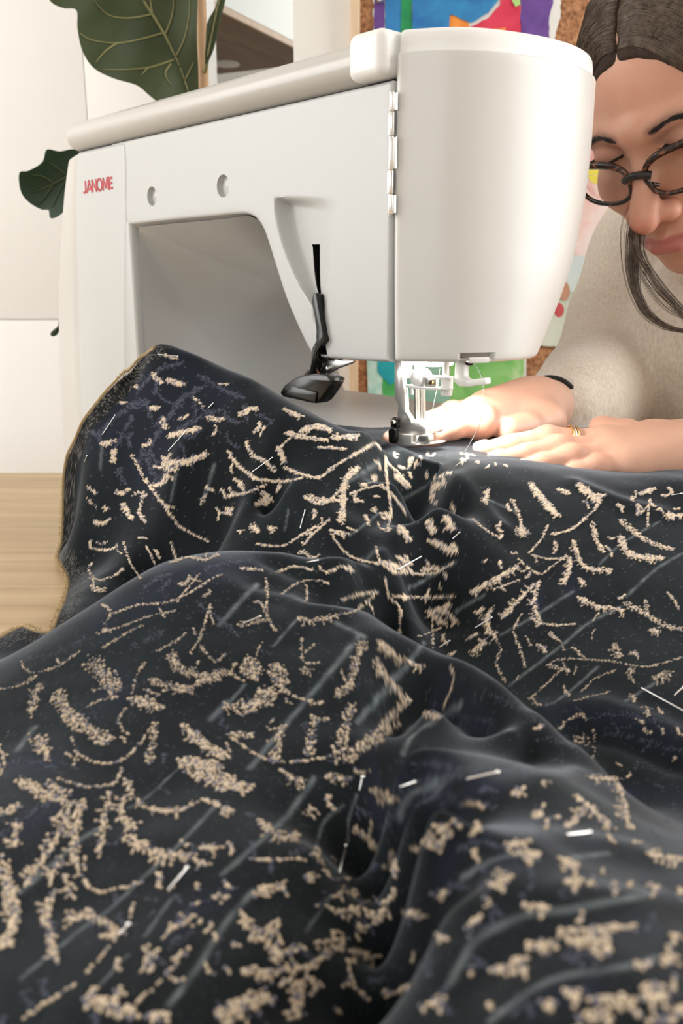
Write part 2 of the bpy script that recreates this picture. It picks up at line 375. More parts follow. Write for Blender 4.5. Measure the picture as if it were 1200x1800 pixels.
# lever slot and the two oval plugs
slot = np.array([rp(u, v) for u, v in ((538, 429), (558, 429), (557, 518), (561, 545), (569, 590), (577, 634), (556, 632), (556, 585), (553, 550), (547, 522), (543, 512), (541, 433))])
plugs = [(rp(267, 345), .0073), (rp(392, 327), .0078)]
ridge = smooth_line([rp(u, v) for u, v in ((480, 347), (482, 375), (492, 420), (508, 465), (527, 505), (549, 540))], 8)
apex, top_r = rp(477, 346), rp(600, 344)
def scoop(P):
    """depth of the lever scoop at rear-face points"""
    x, z = P[:, 0], P[:, 1]
    rxz = np.interp(z, ridge[::-1, 1], ridge[::-1, 0])          # ridge x at this height
    zt = np.interp(x, [apex[0], top_r[0]], [apex[1], top_r[1]])  # upper lip
    zl = ridge[-1, 1]
    # right limit runs from the end of the lip to the slot
    xr = np.interp(z, [rp(560, 610)[1], rp(575, 520)[1], rp(600, 344)[1]], [rp(560, 610)[0]+.001, rp(578, 520)[0], top_r[0]])
    w = np.clip((xr-x)/np.maximum(xr-rxz, 1e-4), 0, 1)
    wall = np.clip((x-rxz)/.0065, 0, 1); wall = wall*wall*(3-2*wall)
    lip = np.clip((zt-z)/(.0045+.006*np.clip((x-apex[0])/(top_r[0]-apex[0]), 0, 1)), 0, 1); lip = lip*lip*(3-2*lip)
    low = np.clip((z-zl+.016)/.02, 0, 1); low = low*low*(3-2*low)
    return .0125*wall*lip*(w**1.6)*low*(x > rxz)
def ring_pts(c, r, n=20): return [c+np.array([math.cos(t), math.sin(t)])*r for t in np.arange(n)*2*math.pi/n]
er = .0022
cen = rear.mean(0)
def offset(poly, d):
    n = len(poly); out = np.zeros_like(poly)
    for i in range(n):
        a, b, c_ = poly[i-1], poly[i], poly[(i+1) % n]
        t1 = (b-a)/(np.linalg.norm(b-a)+1e-12); t2 = (c_-b)/(np.linalg.norm(c_-b)+1e-12)
        n1 = np.array([-t1[1], t1[0]]); n2 = np.array([-t2[1], t2[0]]); m = n1+n2; m /= np.linalg.norm(m)+1e-12
        out[i] = b+m*d*min(1.4, 1/max(.5, m.dot(n1)))
    return out
sgn = 1 if sum(rear[i-1][0]*rear[i][1]-rear[i][0]*rear[i-1][1] for i in range(nR)) > 0 else -1
face = offset(rear, sgn*er)
# triangulated rear face
pts2 = [tuple(p) for p in face]; edges = [(i, (i+1) % nR) for i in range(nR)]
def add_loop(L):
    s = len(pts2); pts2.extend(tuple(p) for p in L); edges.extend([(s+i, s+(i+1) % len(L)) for i in range(len(L))])
slot_r = resample(slot, .002); slot_r = slot_r[in_poly(slot_r, face) ]
add_loop(slot_r)
plug_loops = [ring_pts(c_, r, 28) for c_, r in plugs]
for L in plug_loops: add_loop(L)
g = []
xs = np.arange(face[:, 0].min(), face[:, 0].max(), .0030); zs = np.arange(face[:, 1].min(), face[:, 1].max(), .0030)
G = np.array([(x, z) for x in xs for z in zs])
xs = np.arange(apex[0]-.004, .0, .0011); zs = np.arange(zb+.003, apex[1]+.004, .0011)
G2 = np.array([(x, z) for x in xs for z in zs])
reg = (G[:, 0] > apex[0]-.004) & (G[:, 1] < apex[1]+.004)
G = np.concatenate([G[~reg], G2])
ins = offset(rear, sgn*(er+.0009))
G = G[in_poly(G, ins) & ~in_poly(G, slot)]
for c_, r in plugs: G = G[np.linalg.norm(G-c_, axis=1) > r+.0005]
pts2 += [tuple(p) for p in G]
vo, eo, fo, *_ = delaunay_2d_cdt([Vector(p) for p in pts2], edges, [], 1, 1e-6)
V2 = np.array([tuple(p) for p in vo]); F2 = np.array([tuple(f) for f in fo if len(f) == 3])
ct = V2[F2].mean(1); keep = ~in_poly(ct, slot)
for c_, r in plugs: keep &= np.linalg.norm(ct-c_, axis=1) > r*.985
F2 = F2[keep]
V3 = np.stack([V2[:, 0], scoop(V2), V2[:, 1]], 1)
bm = bmesh.new()
vv = [bm.verts.new(p) for p in V3]
for f in F2:
    try: bm.faces.new([vv[i] for i in f])
    except ValueError: pass
# rim rounding and the body extrusion towards the operator
def under(P, y):
    """the throat side slopes down and blends into the column further in"""
    Q = P.copy(); k = (P[:, 1] < ZT-.01) & (P[:, 1] > arch[3][1]-.012)
    t = np.clip((arch[6][0]-P[:, 0])/.05, 0, 1)*k
    Q[:, 1] -= t*(.62*y-.9*y*y)*np.clip(1-(ZT-P[:, 1]-.06)*0, 0, 1)
    Q[:, 0] += 0
    return Q
secs = []
for th in np.linspace(0, math.pi/2, 5):
    P = offset(rear, sgn*er*(1-math.sin(th))); y = er*(1-math.cos(th)); secs.append((P, y))
for y in (.012, .03, .05, .075, .1, .125): secs.append((under(rear, y), y))
Q = under(rear, .14); Q = cen+(Q-cen)*np.array([.97, .97]); Q[:, 0] = np.minimum(Q[:, 0], -.006); secs.append((Q, .148))
rings = [[bm.verts.new((p[0], y, p[1])) for p in P] for P, y in secs]
for a, b in zip(rings[:-1], rings[1:]):
    for i in range(nR): bm.faces.new((a[i], a[(i+1) % nR], b[(i+1) % nR], b[i]))
bm.faces.new(rings[-1])
bmesh.ops.remove_doubles(bm, verts=bm.verts, dist=.00003)
arm = bm_obj('arm_housing', bm, M_['white'], mach, True, 38)
# plugs
for i, (c_, r) in enumerate(plugs):
    bm = bmesh.new(); prof = [(r, 0), (r*.995, .0012), (r*.97, .0034), (r*.9, .0040), (.0001, .0026)]
    rg = [[bm.verts.new((c_[0]+math.cos(t)*q, d_, c_[1]+math.sin(t)*q)) for t in np.arange(28)*2*math.pi/28] for q, d_ in prof]
    for a, b in zip(rg[:-1], rg[1:]):
        for k in range(28): bm.faces.new((a[k], a[(k+1) % 28], b[(k+1) % 28], b[k]))
    bm_obj('screw_plug', bm, M_['white'], mach, True, 50)
bm = bmesh.new()
vs = [bm.verts.new((p[0], .0132+0*p[0], p[1])) for p in slot]; bm.faces.new(vs)
bot = [bm.verts.new((p[0], -.0004 if 0 else float(scoop(np.array([p]))[0])+.0002, p[1])) for p in slot]
for i in range(len(slot)): bm.faces.new((vs[i], vs[(i+1) % len(slot)], bot[(i+1) % len(slot)], bot[i]))
bm_obj('lever_slot', bm, M_['dark'], mach, False)
# ---- column at the far end
xc1 = [rp(u, v) for u, v in ((137, 268), (136, 330), (136, 420), (139, 520), (142, 620), (147, 730), (150, 800))]
xc2 = [rp(u, v) for u, v in ((221, 290), (221, 400), (220, 520), (221, 620), (222, 720))]
sil = [rp(u, v, .012) for u, v in ((126, 268), (117, 330), (111, 400), (107, 480), (106, 560), (107, 640), (110, 720), (115, 790), (119, 830))]
def at(L, z): L = np.array(L)[::-1]; return np.interp(z, L[:, 1], L[:, 0])
fr = [rx(u, v, xin) for u, v in ((590, 560), (604, 632), (621, 690), (637, 738), (648, 755))]
fr = np.array(fr)[::-1]
inner0 = rp(229, 400)[0]
secs = []
zs = list(np.linspace(.0, ZT-.005, 26))+[ZT-.0035, ZT-.0018, ZT-.0007, ZT]
for z in zs:
    e = max(0, z-(ZT-.004)); e = .004-math.sqrt(max(0, .004**2-e*e))
    x1, x2, s = at(xc1, z), at(xc2, z), at(sil, z)
    yf = np.interp(z, fr[:, 1], fr[:, 0]) if z < fr[-1, 1] else fr[-1, 0]-(z-fr[-1, 1])*.35
    xi = inner0+.0002
    P = [(xi, yf-.012), (xi, yf*.66), (xi, yf*.33), (xi, .006), (xi-.0006, .0022), (xi-.0022, .0004), (xi-.0045, 0.0), (x2+.0012, 0), (x2, -.0006), (x2-.0012, -.0009),
         (x2-.004, -.0009), ((x1+x2)/2, -.0012), (x1+.002, -.0009), (x1, -.0005), (x1-.0016, .0008), ((x1+s)/2, .0048), (s+.001, .010), (s-.001, .013), (s-.006, .024), (s-.010, .05), (s-.012, .1), (s-.010, .17), (s-.002, .19),
         (x1, .2), (xi-.02, yf), (xi-.004, yf-.003)]
    P = np.array(P); c0 = P.mean(0)
    P = c0+(P-c0)*(1-e/.04)
    secs.append(np.column_stack([P, np.full(len(P), z)]))
V, F = loft(secs); colm = mesh_obj('column', V, F, M_['white'], mach, True, 42)
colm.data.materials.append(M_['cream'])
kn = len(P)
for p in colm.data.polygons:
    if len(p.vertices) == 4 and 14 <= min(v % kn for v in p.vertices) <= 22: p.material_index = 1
# blending web between arm underside and column (the soft inner corner)
A2_ = np.array(archs); A2_ = A2_[np.argsort(A2_[:, 0])]
secs = []; xe = arch[5][0]
for y in np.concatenate([np.linspace(.0030, .02, 6), np.linspace(.028, .212, 24)]):
    yy = min(y, .125); R = .005+min(.085, max(0, y-.003)*.95); ring = []
    zu = lambda x: np.interp(x, A2_[:, 0], A2_[:, 1])-(.62*yy-.9*yy*yy)*np.clip((arch[6][0]-x)/.05, 0, 1)-.0004
    for x in np.linspace(xe, xin+R, 14)[:-1]: ring.append((x, y, zu(x)))
    for t in np.linspace(0, 1, 19)[::-1]:
        dx_ = R*(1-math.cos(t*math.pi/2)); x = xin+.0006+dx_; ring.append((x, y, zu(x)-R+R*math.sin(t*math.pi/2)))
    z1 = ring[-1][2]
    for q in np.linspace(0, 1, 10)[1:]: ring.append((xin+.0006, y, z1+(.03-z1)*q))
    secs.append(np.array(ring))
V, F = loft(secs, False, False); mesh_obj('throat_lining', V, F, M_['white'], mach, True)
# access panel line on the inner side of the column
gl = [rx(u, v, xin+.0006) for u, v in ((421, 700), (420, 600), (419, 500), (423, 484), (433, 473), (449, 468), (474, 467), (500, 466))]
gl = smooth_line(gl, 4)
tube('panel_seam', [(xin+.0008, p[0], p[1]) for p in gl], .00035, M_['seam'], mach, 5)
# ---- logo, letters cut by hand-made strokes
p0, p1, p2 = rp(149, 341), rp(200, 334), rp(150, 318)
cap = p2[1]-p0[1]; WL = p1[0]-p0[0]
LET = [('J', .00, .12, [[(.75, 1), (.75, .22), (.55, .03), (.1, .03)]]), ('A', .135, .17, [[(0, 0), (.5, 1), (1, 0)], [(.2, .28), (.8, .28)]]), ('N', .325, .15, [[(.05, 0), (.05, 1)], [(.05, 1), (.95, 0)], [(.95, 0), (.95, 1)]]),
       ('O', .50, .165, [[(.5+.5*math.cos(t), .5+.5*math.sin(t)) for t in np.linspace(0, 2*math.pi, 17)]]), ('M', .69, .185, [[(.04, 0), (.12, 1)], [(.12, 1), (.5, .2)], [(.5, .2), (.88, 1)], [(.88, 1), (.96, 0)]]), ('E', .905, .095, [[(.08, 0), (.08, 1)], [(.08, .07), (1, .07)], [(.08, .5), (.9, .5)], [(.08, .93), (1, .93)]])]
bm = bmesh.new(); tk = cap*.088
for ch, x0_, w_, strokes in LET:
    for st_ in strokes:
        Q = [np.array([p0[0]+WL*(x0_+w_*x), p0[1]+(p1[1]-p0[1])*0+cap*(.07+.86*y)]) for x, y in st_]
        for q0, q1 in zip(Q[:-1], Q[1:]):
            d_ = (q1-q0)/(np.linalg.norm(q1-q0)+1e-9); n_ = np.array([-d_[1], d_[0]])*tk; e_ = d_*tk*.55
            c4 = [q0-e_+n_, q1+e_+n_, q1+e_-n_, q0-e_-n_]
            f_ = [bm.verts.new((c[0], -.00150, c[1])) for c in c4]; g_ = [bm.verts.new((c[0], -.0009, c[1])) for c in c4]
            bm.faces.new(f_); bm.faces.new(g_[::-1])
            for i in range(4): bm.faces.new((f_[i], f_[(i+1) % 4], g_[(i+1) % 4], g_[i]))
lo_ = bm_obj('lettering', bm, M_['red'], mach, False); lo_['label'] = 'red brand lettering'

# ---- top lid
zL0 = ZT+.0008
far_x = rp(124, 240)[0]; mid_x = rp(632, 100)[0]
secs = []
def lidsec(x, grow=1., prot=.0075, hgt=.0235):
    P = []
    zc = zL0+hgt*.5; ry = .014
    for t in np.linspace(-math.pi/2, math.pi/2, 15):
        P.append((x, -prot+ry*(1-math.cos(t)*1.0)*1.0, zc+hgt*.5*math.sin(t)))
    P += [(x, .06, zL0+hgt+.001), (x, .13, zL0+hgt), (x, .13, zL0)]
    P = np.array(P); c0 = np.array([x, .03, zc]); return c0+(P-c0)*np.array([1, grow, grow])
for x, g_ in ((far_x, .80), (far_x+.001, .88), (far_x+.003, .95), (far_x+.007, .99), (far_x+.012, 1), (mid_x-.1, 1), (mid_x+.0030, 1)): secs.append(lidsec(x, g_))
V, F = loft(secs); mesh_obj('lid', V, F, M_['cream'], mach, True, 50)
e0 = rp(694, 130)[0]
bm = bmesh.new(); box(bm, (mid_x-.0030, -.0082, zL0+.0006), (-.0008, .12, zL0+.0262), .0058, seg=6); bm_obj('lid_end_block', bm, M_['bright'], mach, True, 40)
bm = bmesh.new(); box(bm, (far_x+.004, .004, ZT-.0025), (-.003, .12, ZT+.0015)); bm_obj('lid_gap', bm, M_['dark'], mach, False)

# ---- face cover (curved end of the head)
def rxl(L): return np.array(L)
plan_top = smooth_line([(-.0012, .0045), (.0035, .0015), (.013, .0065), (.0270, .0165), (.0385, .031), (.047, .052), (.0525, .078), (.0525, .104), (.0465, .128), (.034, .148), (.012, .163), (-.02, .17)], 5); plan_top[:, 1] *= 1.035
zb2 = zb+.0006; zt2 = rp(690, 92)[1]
secs = []
def cover_sec(z, shr=0.):
    k = (z-zb2)/(zt2-zb2)
    # depth of the head grows with height, front lower corner cut away
    kk = np.interp(k, [0, .2, .38, .62, .8, 1], [.615, .80, .92, .992, 1.005, 1.0])
    P = plan_top.copy()
    P[:, 1] = np.where(P[:, 1] > .02, .02+(P[:, 1]-.02)*kk, P[:, 1])
    P[:, 0] *= np.interp(k, [0, .3, 1], [.93, .98, 1.0])
    P[:, 0] += np.interp(k, [0, .2, .45, 1], [.0022, .0010, .0, .0])
    c0 = np.array([-.01, .05]); d_ = P-c0; P = c0+d_*(1-shr/np.linalg.norm(d_, axis=1)[:, None])
    return np.column_stack([P, np.full(len(P), z)])
for th in np.linspace(0, math.pi/2, 5): secs.append(cover_sec(zb2+.0022*(1-math.sin(th)), .0022*(1-math.cos(th)))) if 0 else None
R_ = .0028
for th in np.linspace(math.pi/2, 0, 5): secs.append(cover_sec(zb2+R_*(1-math.cos(math.pi/2-th)), R_*(1-math.sin(math.pi/2-th))))
secs = []
for q in np.linspace(0, 1, 5): a = q*math.pi/2; secs.append(cover_sec(zb2+R_*(1-math.cos(a)), R_*(1-math.sin(a))))
for z in np.linspace(zb2+.006, zt2-.006, 16): secs.append(cover_sec(z))
for q in np.linspace(0, 1, 5): a = q*math.pi/2; secs.append(cover_sec(zt2-.0014*(1-math.cos(a)) if 0 else zt2-.0014+.0014*math.sin(a), .0014*(1-math.cos(a))))
V, F = loft(secs); cover = mesh_obj('face_cover', V, F, M_['cover'], mach, True, 40)
# notch for the thread cutter
n0 = ml(811, 624, x=.05)
def cov_at(u, v):
    """where a picture ray meets the lower face cover"""
    best = None
    for i in range(len(plan_top)*4-4):
        pass
    P = cover_sec(zb2+.006)
    a, b = ratio(u, v); W = OM+P[:, :1]*XA+P[:, 1:2]*YA; d_ = W[:, 0]/W[:, 1]-a
    for i in range(len(P)-1):
        if d_[i]*d_[i+1] <= 0:
            t = d_[i]/(d_[i]-d_[i+1]+1e-12); q = P[i]+(P[i+1]-P[i])*t
            Y = (OM+q[0]*XA+q[1]*YA)[1]; return np.array([q[0], q[1], ZC+b*Y-TABLE_Z])
ca, cb_ = cov_at(806, 622), cov_at(868, 622)
tn = cb_-ca; tn[2] = 0; wN = np.linalg.norm(tn); tn /= wN; nn = np.array([tn[1], -tn[0], 0])
Mn = Matrix(((tn[0], nn[0], 0, ca[0]), (tn[1], nn[1], 0, ca[1]), (0, 0, 1, 0), (0, 0, 0, 1)))
bm = bmesh.new(); box(bm, (.0008, -.010, zb2-.01), (wN-.0008, .02, ca[2]+.0006), .0006, M=Mn); cut = bm_obj('cutter', bm, None, mach)
mod = cover.modifiers.new('b', 'BOOLEAN'); mod.operation = 'DIFFERENCE'; mod.object = cut; mod.solver = 'EXACT'
dg = bpy.context.evaluated_depsgraph_get(); me = bpy.data.meshes.new_from_object(cover.evaluated_get(dg)); cover.modifiers.clear(); cover.data = me; bpy.data.objects.remove(cut)
bm = bmesh.new(); box(bm, (.0028+.004, -.0085, zb2-.0005), (wN-.003, .0006, zb2+.0030), .0006, M=Mn); bm_obj('thread_cutter', bm, M_['bright'], mach)
bm = bmesh.new(); box(bm, (.0010, -.0095, zb2+.0006), (.0060, -.002, zb2+.0026), .0003, M=Mn); bm_obj('cutter_blade', bm, M_['steel'], mach)
# top cap of the head
secs = []
zt3 = zt2-.0003; CH = .0128
for z_, s_ in ((0, .0026), (CH*.5, .0028), (CH*.78, .0034), (CH*.9, .0044), (CH*.97, .0058), (CH, .0075)):
    Q = cover_sec(zt2, s_); Q[:, 2] = zt3+z_; secs.append(Q)
V, F = loft(secs); mesh_obj('head_cap', V, F, M_['bright'], mach, True, 40)
bm = bmesh.new(); box(bm, (-.02, .012, zb2+.01), (-.0002, .13, zt2+.006)); bm_obj('inner_frame', bm, M_['cover'], mach, False)
# ---- hinge: five chrome knuckles
hp = [ml(u, v, y=-.0006) for u, v in ((692, 161), (691.5, 196), (691, 239), (690.5, 299), (690, 341), (690, 377))]
hz = [p[2] for p in hp]; hx = .0008
hg = bm_ = None
for i in range(5):
    bm = bmesh.new(); cyl(bm, (hx, -.0012, hz[i+1]+.0002), (hx, -.0012, hz[i]-.0002), .00165, seg=16, bev=.0003)
    sx = -1 if i % 2 else 1
    box(bm, (min(hx, hx+sx*.0035), -.0006, hz[i+1]+.0006), (max(hx, hx+sx*.0035), .0002, hz[i]-.0006), .0002, seg=1)
    bm_obj('hinge_knuckle', bm, M_['chrome'], mach)
bm = bmesh.new(); cyl(bm, (hx, -.0012, hz[-1]-.0006), (hx, -.0012, hz[0]+.0006), .0009, seg=10); bm_obj('hinge_pin', bm, M_['steel'], mach)

# ---- bed (free arm base and needle plate)
BZ = .062-TABLE_Z
bm = bmesh.new(); box(bm, (inner0-.005, .0135, .004), (.030, .24, BZ), .006, seg=4); bm_obj('bed', bm, M_['white'], mach, True, 40)
bm = bmesh.new(); box(bm, (-.055, .018, BZ-.001), (.012, .10, BZ+.0006), .0003, seg=1); bm_obj('needle_plate', bm, M_['steel'], mach, True, 40)
for sx in (inner0+.01, .015):
    for sy in (.03, .22):
        bm = bmesh.new(); cyl(bm, (sx, sy, 0), (sx, sy, .0045), .008, seg=16); bm_obj('rubber_foot', bm, M_['black'], mach)

# ---- presser lever hanging out of the slot
YL = -.012
def P3(u, v, y): return ml(u, v, y=y)
def ribbon(name, pxs, y0, y1, mat, bev=.0006, par=mach):
    """solid plate whose side outline was read in the picture, spanning depth y0..y1"""
    bm = bmesh.new(); P = [rp(u, v, y0) for u, v in pxs]
    a = [bm.verts.new((p[0], y0, p[1])) for p in P]; b = [bm.verts.new((p[0], y1, p[1])) for p in P]
    n = len(P); bm.faces.new(a); bm.faces.new(b[::-1])
    for i in range(n): bm.faces.new((a[i], a[(i+1) % n], b[(i+1) % n], b[i]))
    bmesh.ops.recalc_face_normals(bm, faces=bm.faces)
    bmesh.ops.bevel(bm, geom=list(bm.edges), offset=bev, segments=2, profile=.5, affect='EDGES')
    return bm_obj(name, bm, mat, par, True, 40)
lv = ribbon('presser_lever', [(550, 515), (556, 517), (561, 545), (568, 588), (571, 598), (557, 618), (549, 660), (541, 664), (546, 640), (548, 612), (557, 595), (553, 560), (547, 530)], -.004, .003, M_['black'])
ribbon('lever_web', [(557, 600), (570, 596), (577, 631), (560, 631)], .004, .007, M_['dark'], .0003)
# link plate
ribbon('lever_link', [(556, 626), (580, 630), (602, 634), (622, 634), (617, 639), (592, 648), (574, 659), (560, 656), (553, 645)], .0035, .0065, M_['steel'], .0005)
for u, v, r in ((561, 633, .0016), (576, 648, .0015), (563, 648, .0018)):
    c_ = P3(u, v, .0030); bm = bmesh.new(); cyl(bm, c_+np.array([0, -.0014, 0]), c_+np.array([0, .001, 0]), r, seg=16, bev=.0003)
    bm_obj('rivet', bm, M_['dark'] if v == 648 and u == 563 else M_['chrome'], mach)
# finger pad: rounded block with a sloping lower lip
pd = ribbon('finger_pad', [(489, 691), (498, 677), (511, 666), (527, 660), (545, 658), (572, 660), (582, 664), (584, 671), (573, 688), (561, 705), (554, 710), (540, 708), (494, 697)], -.034, -.022, M_['black'], .0022)
ribbon('pad_lip', [(496, 697), (512, 679), (556, 690), (553, 708)], -.0352, -.034, M_['black'], .0004)
tube('lever_stem', [P3(545, 655, -.002), P3(540, 660, -.012), P3(538, 668, -.024)], .0022, M_['black'], mach, 8)

# ---- needle bar, presser bar, foot, threader, lamp
NX, NY = -.0136, .044
def nl(u, v, y=NY):          # picture point at the needle's depth
    return ml(u, v, y=y)
def rod(name, u0, v0, u1, v1, wpx, mat, y=NY, seg=20, bev=.0):
    a, b = nl(u0, v0, y), nl(u1, v1, y)
    Yd = (OM+a[0]*XA+y*YA)[1]; r = wpx*.5*Yd/1500
    bm = bmesh.new(); cyl(bm, a, b, r, seg=seg, bev=bev); return bm_obj(name, bm, mat, mach, True, 40)
rod('presser_bar', 732, 632, 733, 745, 9.5, M_['chrome'], .046)
rod('needle_bar', 743, 632, 743, 668, 9, M_['chrome'], .043)
rod('needle_clamp', 743, 700, 743, 748, 9, M_['chrome'], .043)
rod('needle_bar', 743, 668, 743, 702, 8.4, M_['chrome'], .043)
rod('needle', 742, 745, 741, 786, 2.2, M_['steel'], .043, 8)
def plate(name, pxs, y0, y1, mat, bev=.0005): return ribbon(name, pxs, y0, y1, mat, bev)
M_['foot'] = principled('foot_metal', (.86, .83, .79), .30, .72)
plate('foot_shank', [(693, 632), (705, 632), (706, 660), (711, 690), (712, 722), (722, 738), (722, 745), (697, 745), (699, 712), (693, 700)], .030, .034, M_['foot'])
plate('foot_ankle', [(697, 744), (722, 738), (734, 742), (748, 752), (748, 764), (735, 766), (697, 762)], .032, .050, M_['foot'], .0012)
plate('presser_foot', [(701, 762), (723, 764), (723, 778), (737, 780), (748, 783), (700, 787), (694, 783)], .028, .050, M_['foot'], .0008)
plate('foot_clip', [(736, 764), (752, 764), (753, 777), (737, 782), (731, 774)], .030, .036, M_['steel'], .0008)
plate('foot_release', [(681, 756), (688, 750), (694, 755), (693, 775), (690, 781), (682, 778)], .024, .029, M_['black'], .001)
plate('screw_lug', [(685, 738), (690, 733), (696, 736), (697, 754), (686, 754)], .026, .030, M_['black'], .0008)
c_ = P3(691, 742, .025); bm = bmesh.new(); cyl(bm, c_+np.array([0, -.0012, 0]), c_+np.array([0, .0015, 0]), .0016, seg=16, bev=.0003); bm_obj('foot_screw', bm, M_['chrome'], mach)
# threader in white plastic
plate('threader_post', [(699, 632), (713, 632), (714, 664), (706, 664), (699, 652)], .035, .041, M_['bright'])
c_ = P3(731, 665, .030); bm = bmesh.new(); cyl(bm, c_, c_+np.array([0, .010, 0]), .0054, seg=28, bev=.0008); bm_obj('threader_wheel', bm, M_['bright'], mach)
plate('threader_block', [(708, 652), (732, 650), (734, 664), (710, 666)], .036, .048, M_['bright'], .0008)
plate('threader_bar', [(742, 660), (786, 663), (786, 667), (742, 664)], .030, .036, M_['bright'], .0004)
plate('threader_bar', [(712, 676), (742, 680), (786, 682), (786, 686), (740, 685), (712, 681)], .030, .036, M_['bright'], .0004)
plate('threader_bracket', [(746, 665), (766, 666), (766, 680), (746, 679)], .033, .036, M_['steel'], .0003)
c_ = P3(757, 672, .031); bm = bmesh.new(); cyl(bm, c_+np.array([0, -.0003, 0]), c_+np.array([0, .002, 0]), .0015, seg=16); bm_obj('bracket_screw', bm, M_['gold'], mach)
rod('threader_pin', 722, 678, 724, 694, 6, M_['bright'], .034, 12)
rod('threader_cylinder', 786, 664, 784, 695, 21, M_['bright'], .036, 24, .0008)
rod('threader_rod', 784, 630, 784, 664, 12, M_['steel'], .038)
plate('thread_guide', [(799, 632), (814, 632), (814, 662), (820, 668), (852, 664), (853, 676), (822, 680), (805, 679), (797, 672)], .034, .040, M_['bright'], .0010)
plate('guide_clip', [(816, 634), (828, 635), (826, 643), (818, 642)], .034, .037, M_['black'], .0003)
# lamp lens on the underside of the head
a_ = nl(760, 640, .040)
lens_c = np.array([a_[0], .040, a_[2]])
bm = bmesh.new(); cyl(bm, (lens_c[0], .040, zb-.0042), (lens_c[0], .040, zb+.001), .0135, seg=36, bev=.0012); ln_ = bm_obj('lamp_lens', bm, M_['led'], mach); ln_['label'] = 'glowing lamp lens under the head'
l = bpy.data.lights.new('machine_lamp', 'AREA'); l.shape = 'DISK'; l.size = .03; l.energy = .5; l.color = (1, .96, .88)
lo2 = bpy.data.objects.new('machine_lamp', l); COL.objects.link(lo2); lo2.parent = mach; lo2.location = (lens_c[0], .044, zb-.0055)
# ---------------------------------------------------------------- draped fabric
CTRL = []
def C3(*L):
    for u, v, Y in L: CTRL.append(pt(u, v, Y))
def CZ(*L):                      # picture point on a given height
    for u, v, z in L:
        a, b = ratio(u, v); Y = (z-ZC)/b; CTRL.append(np.array([a*Y, Y, z]))
def CW(*L):
    for q in L: CTRL.append(np.array(q, float))
# crest in front of the machine, left hill to bed
C3((225, 645, .605), (265, 614, .60), (300, 616, .595), (330, 628, .59), (420, 665, .57), (475, 690, .557), (530, 716, .545), (600, 751, .532), (655, 776, .525))
CW((.0, .60, .064), (.05, .57, .0655), (.02, .545, .068), (.07, .52, .0665), (.10, .55, .064), (.17, .60, .060), (.12, .62, .063), (.25, .62, .055), (.06, .66, .064), (.3, .52, .056), (.18, .53, .0585), (.13, .535, .0625))
C3((830, 806, .525), (940, 818, .515), (1050, 838, .50), (1200, 850, .49))
# behind the hill crest the cloth falls against the machine
CW((-.115, .64, .104), (-.05, .63, .082), (-.02, .60, .069))
C3((60, 850, .612), (70, 760, .61), (110, 700, .608), (165, 640, .606), (215, 598, .606), (40, 930, .612))
# left hill face
C3((110, 840, .608), (135, 780, .602), (150, 800, .59), (200, 720, .59), (250, 690, .585), (200, 800, .575), (300, 720, .57), (300, 800, .55), (380, 720, .555), (400, 800, .53), (200, 900, .565), (300, 880, .53), (130, 900, .60), (115, 960, .59), (170, 960, .56), (250, 940, .535))
CZ((110, 990, -.013), (125, 1010, -.016), (115, 1055, -.0165), (90, 1110, -.0165), (40, 1105, -.016), (0, 1125, -.016), (-60, 1160, -.016), (-160, 1200, -.016))
CZ((180, 1030, -.008), (150, 1080, -.012), (90, 1150, -.012), (230, 985, .0), (300, 950, .012), (400, 930, .024), (480, 925, .030))
C3((480, 800, .51), (560, 820, .495), (500, 860, .49), (440, 880, .495), (640, 800, .505), (700, 850, .475), (640, 880, .465), (760, 900, .45), (700, 950, .425))
# ridge flowing from the hill down to the rolled end
C3((520, 890, .475), (575, 925, .453), (640, 985, .425), (690, 1045, .402), (712, 1110, .384))
CZ((745, 1080, .006), (740, 1000, .016), (700, 940, .026), (770, 1140, .0), (690, 1150, -.002))
C3((620, 1040, .385), (560, 990, .41), (650, 1090, .37))
# slope of the far part
C3((800, 850, .49), (860, 900, .465), (900, 870, .478), (1000, 880, .473), (1100, 880, .475), (1190, 900, .47), (900, 960, .44), (1000, 960, .437), (1100, 980, .43), (1190, 1000, .42), (850, 1040, .41), (950, 1060, .40), (1100, 1100, .385), (1190, 1120, .375))
CZ((800, 1130, .002), (880, 1180, -.002), (960, 1220, -.004), (1050, 1290, -.010), (1120, 1350, -.013), (1190, 1420, -.015), (1000, 1180, .002), (1100, 1230, -.002), (1190, 1250, -.002), (1290, 1450, -.014), (1290, 1250, -.002))
# mound A (left)
C3((-60, 1185, .36), (0, 1160, .37), (100, 1106, .385), (180, 1056, .392), (250, 1008, .40), (300, 985, .403), (340, 975, .405), (430, 968, .408), (500, 973, .408), (560, 985, .405))
CW(*[pt(u, v, Y)+np.array([0, .036, -.022]) for u, v, Y in ((100, 1106, .385), (180, 1056, .392), (250, 1008, .40))])
CW(*[pt(u, v, Y)+np.array([0, .04, -.020]) for u, v, Y in ((340, 975, .405), (430, 968, .41), (500, 973, .41))])
# mound B crest and its back
B_ = ((470, 1045, .37), (540, 1068, .352), (600, 1085, .343), (700, 1122, .331), (800, 1165, .318), (860, 1202, .306), (940, 1252, .29), (1020, 1312, .270), (1100, 1400, .243), (1150, 1450, .228), (1210, 1480, .218), (1280, 1520, .205))
C3(*B_)
CW(*[pt(u, v, Y)+np.array([.008, .036, -.025]) for u, v, Y in B_[2:9]])
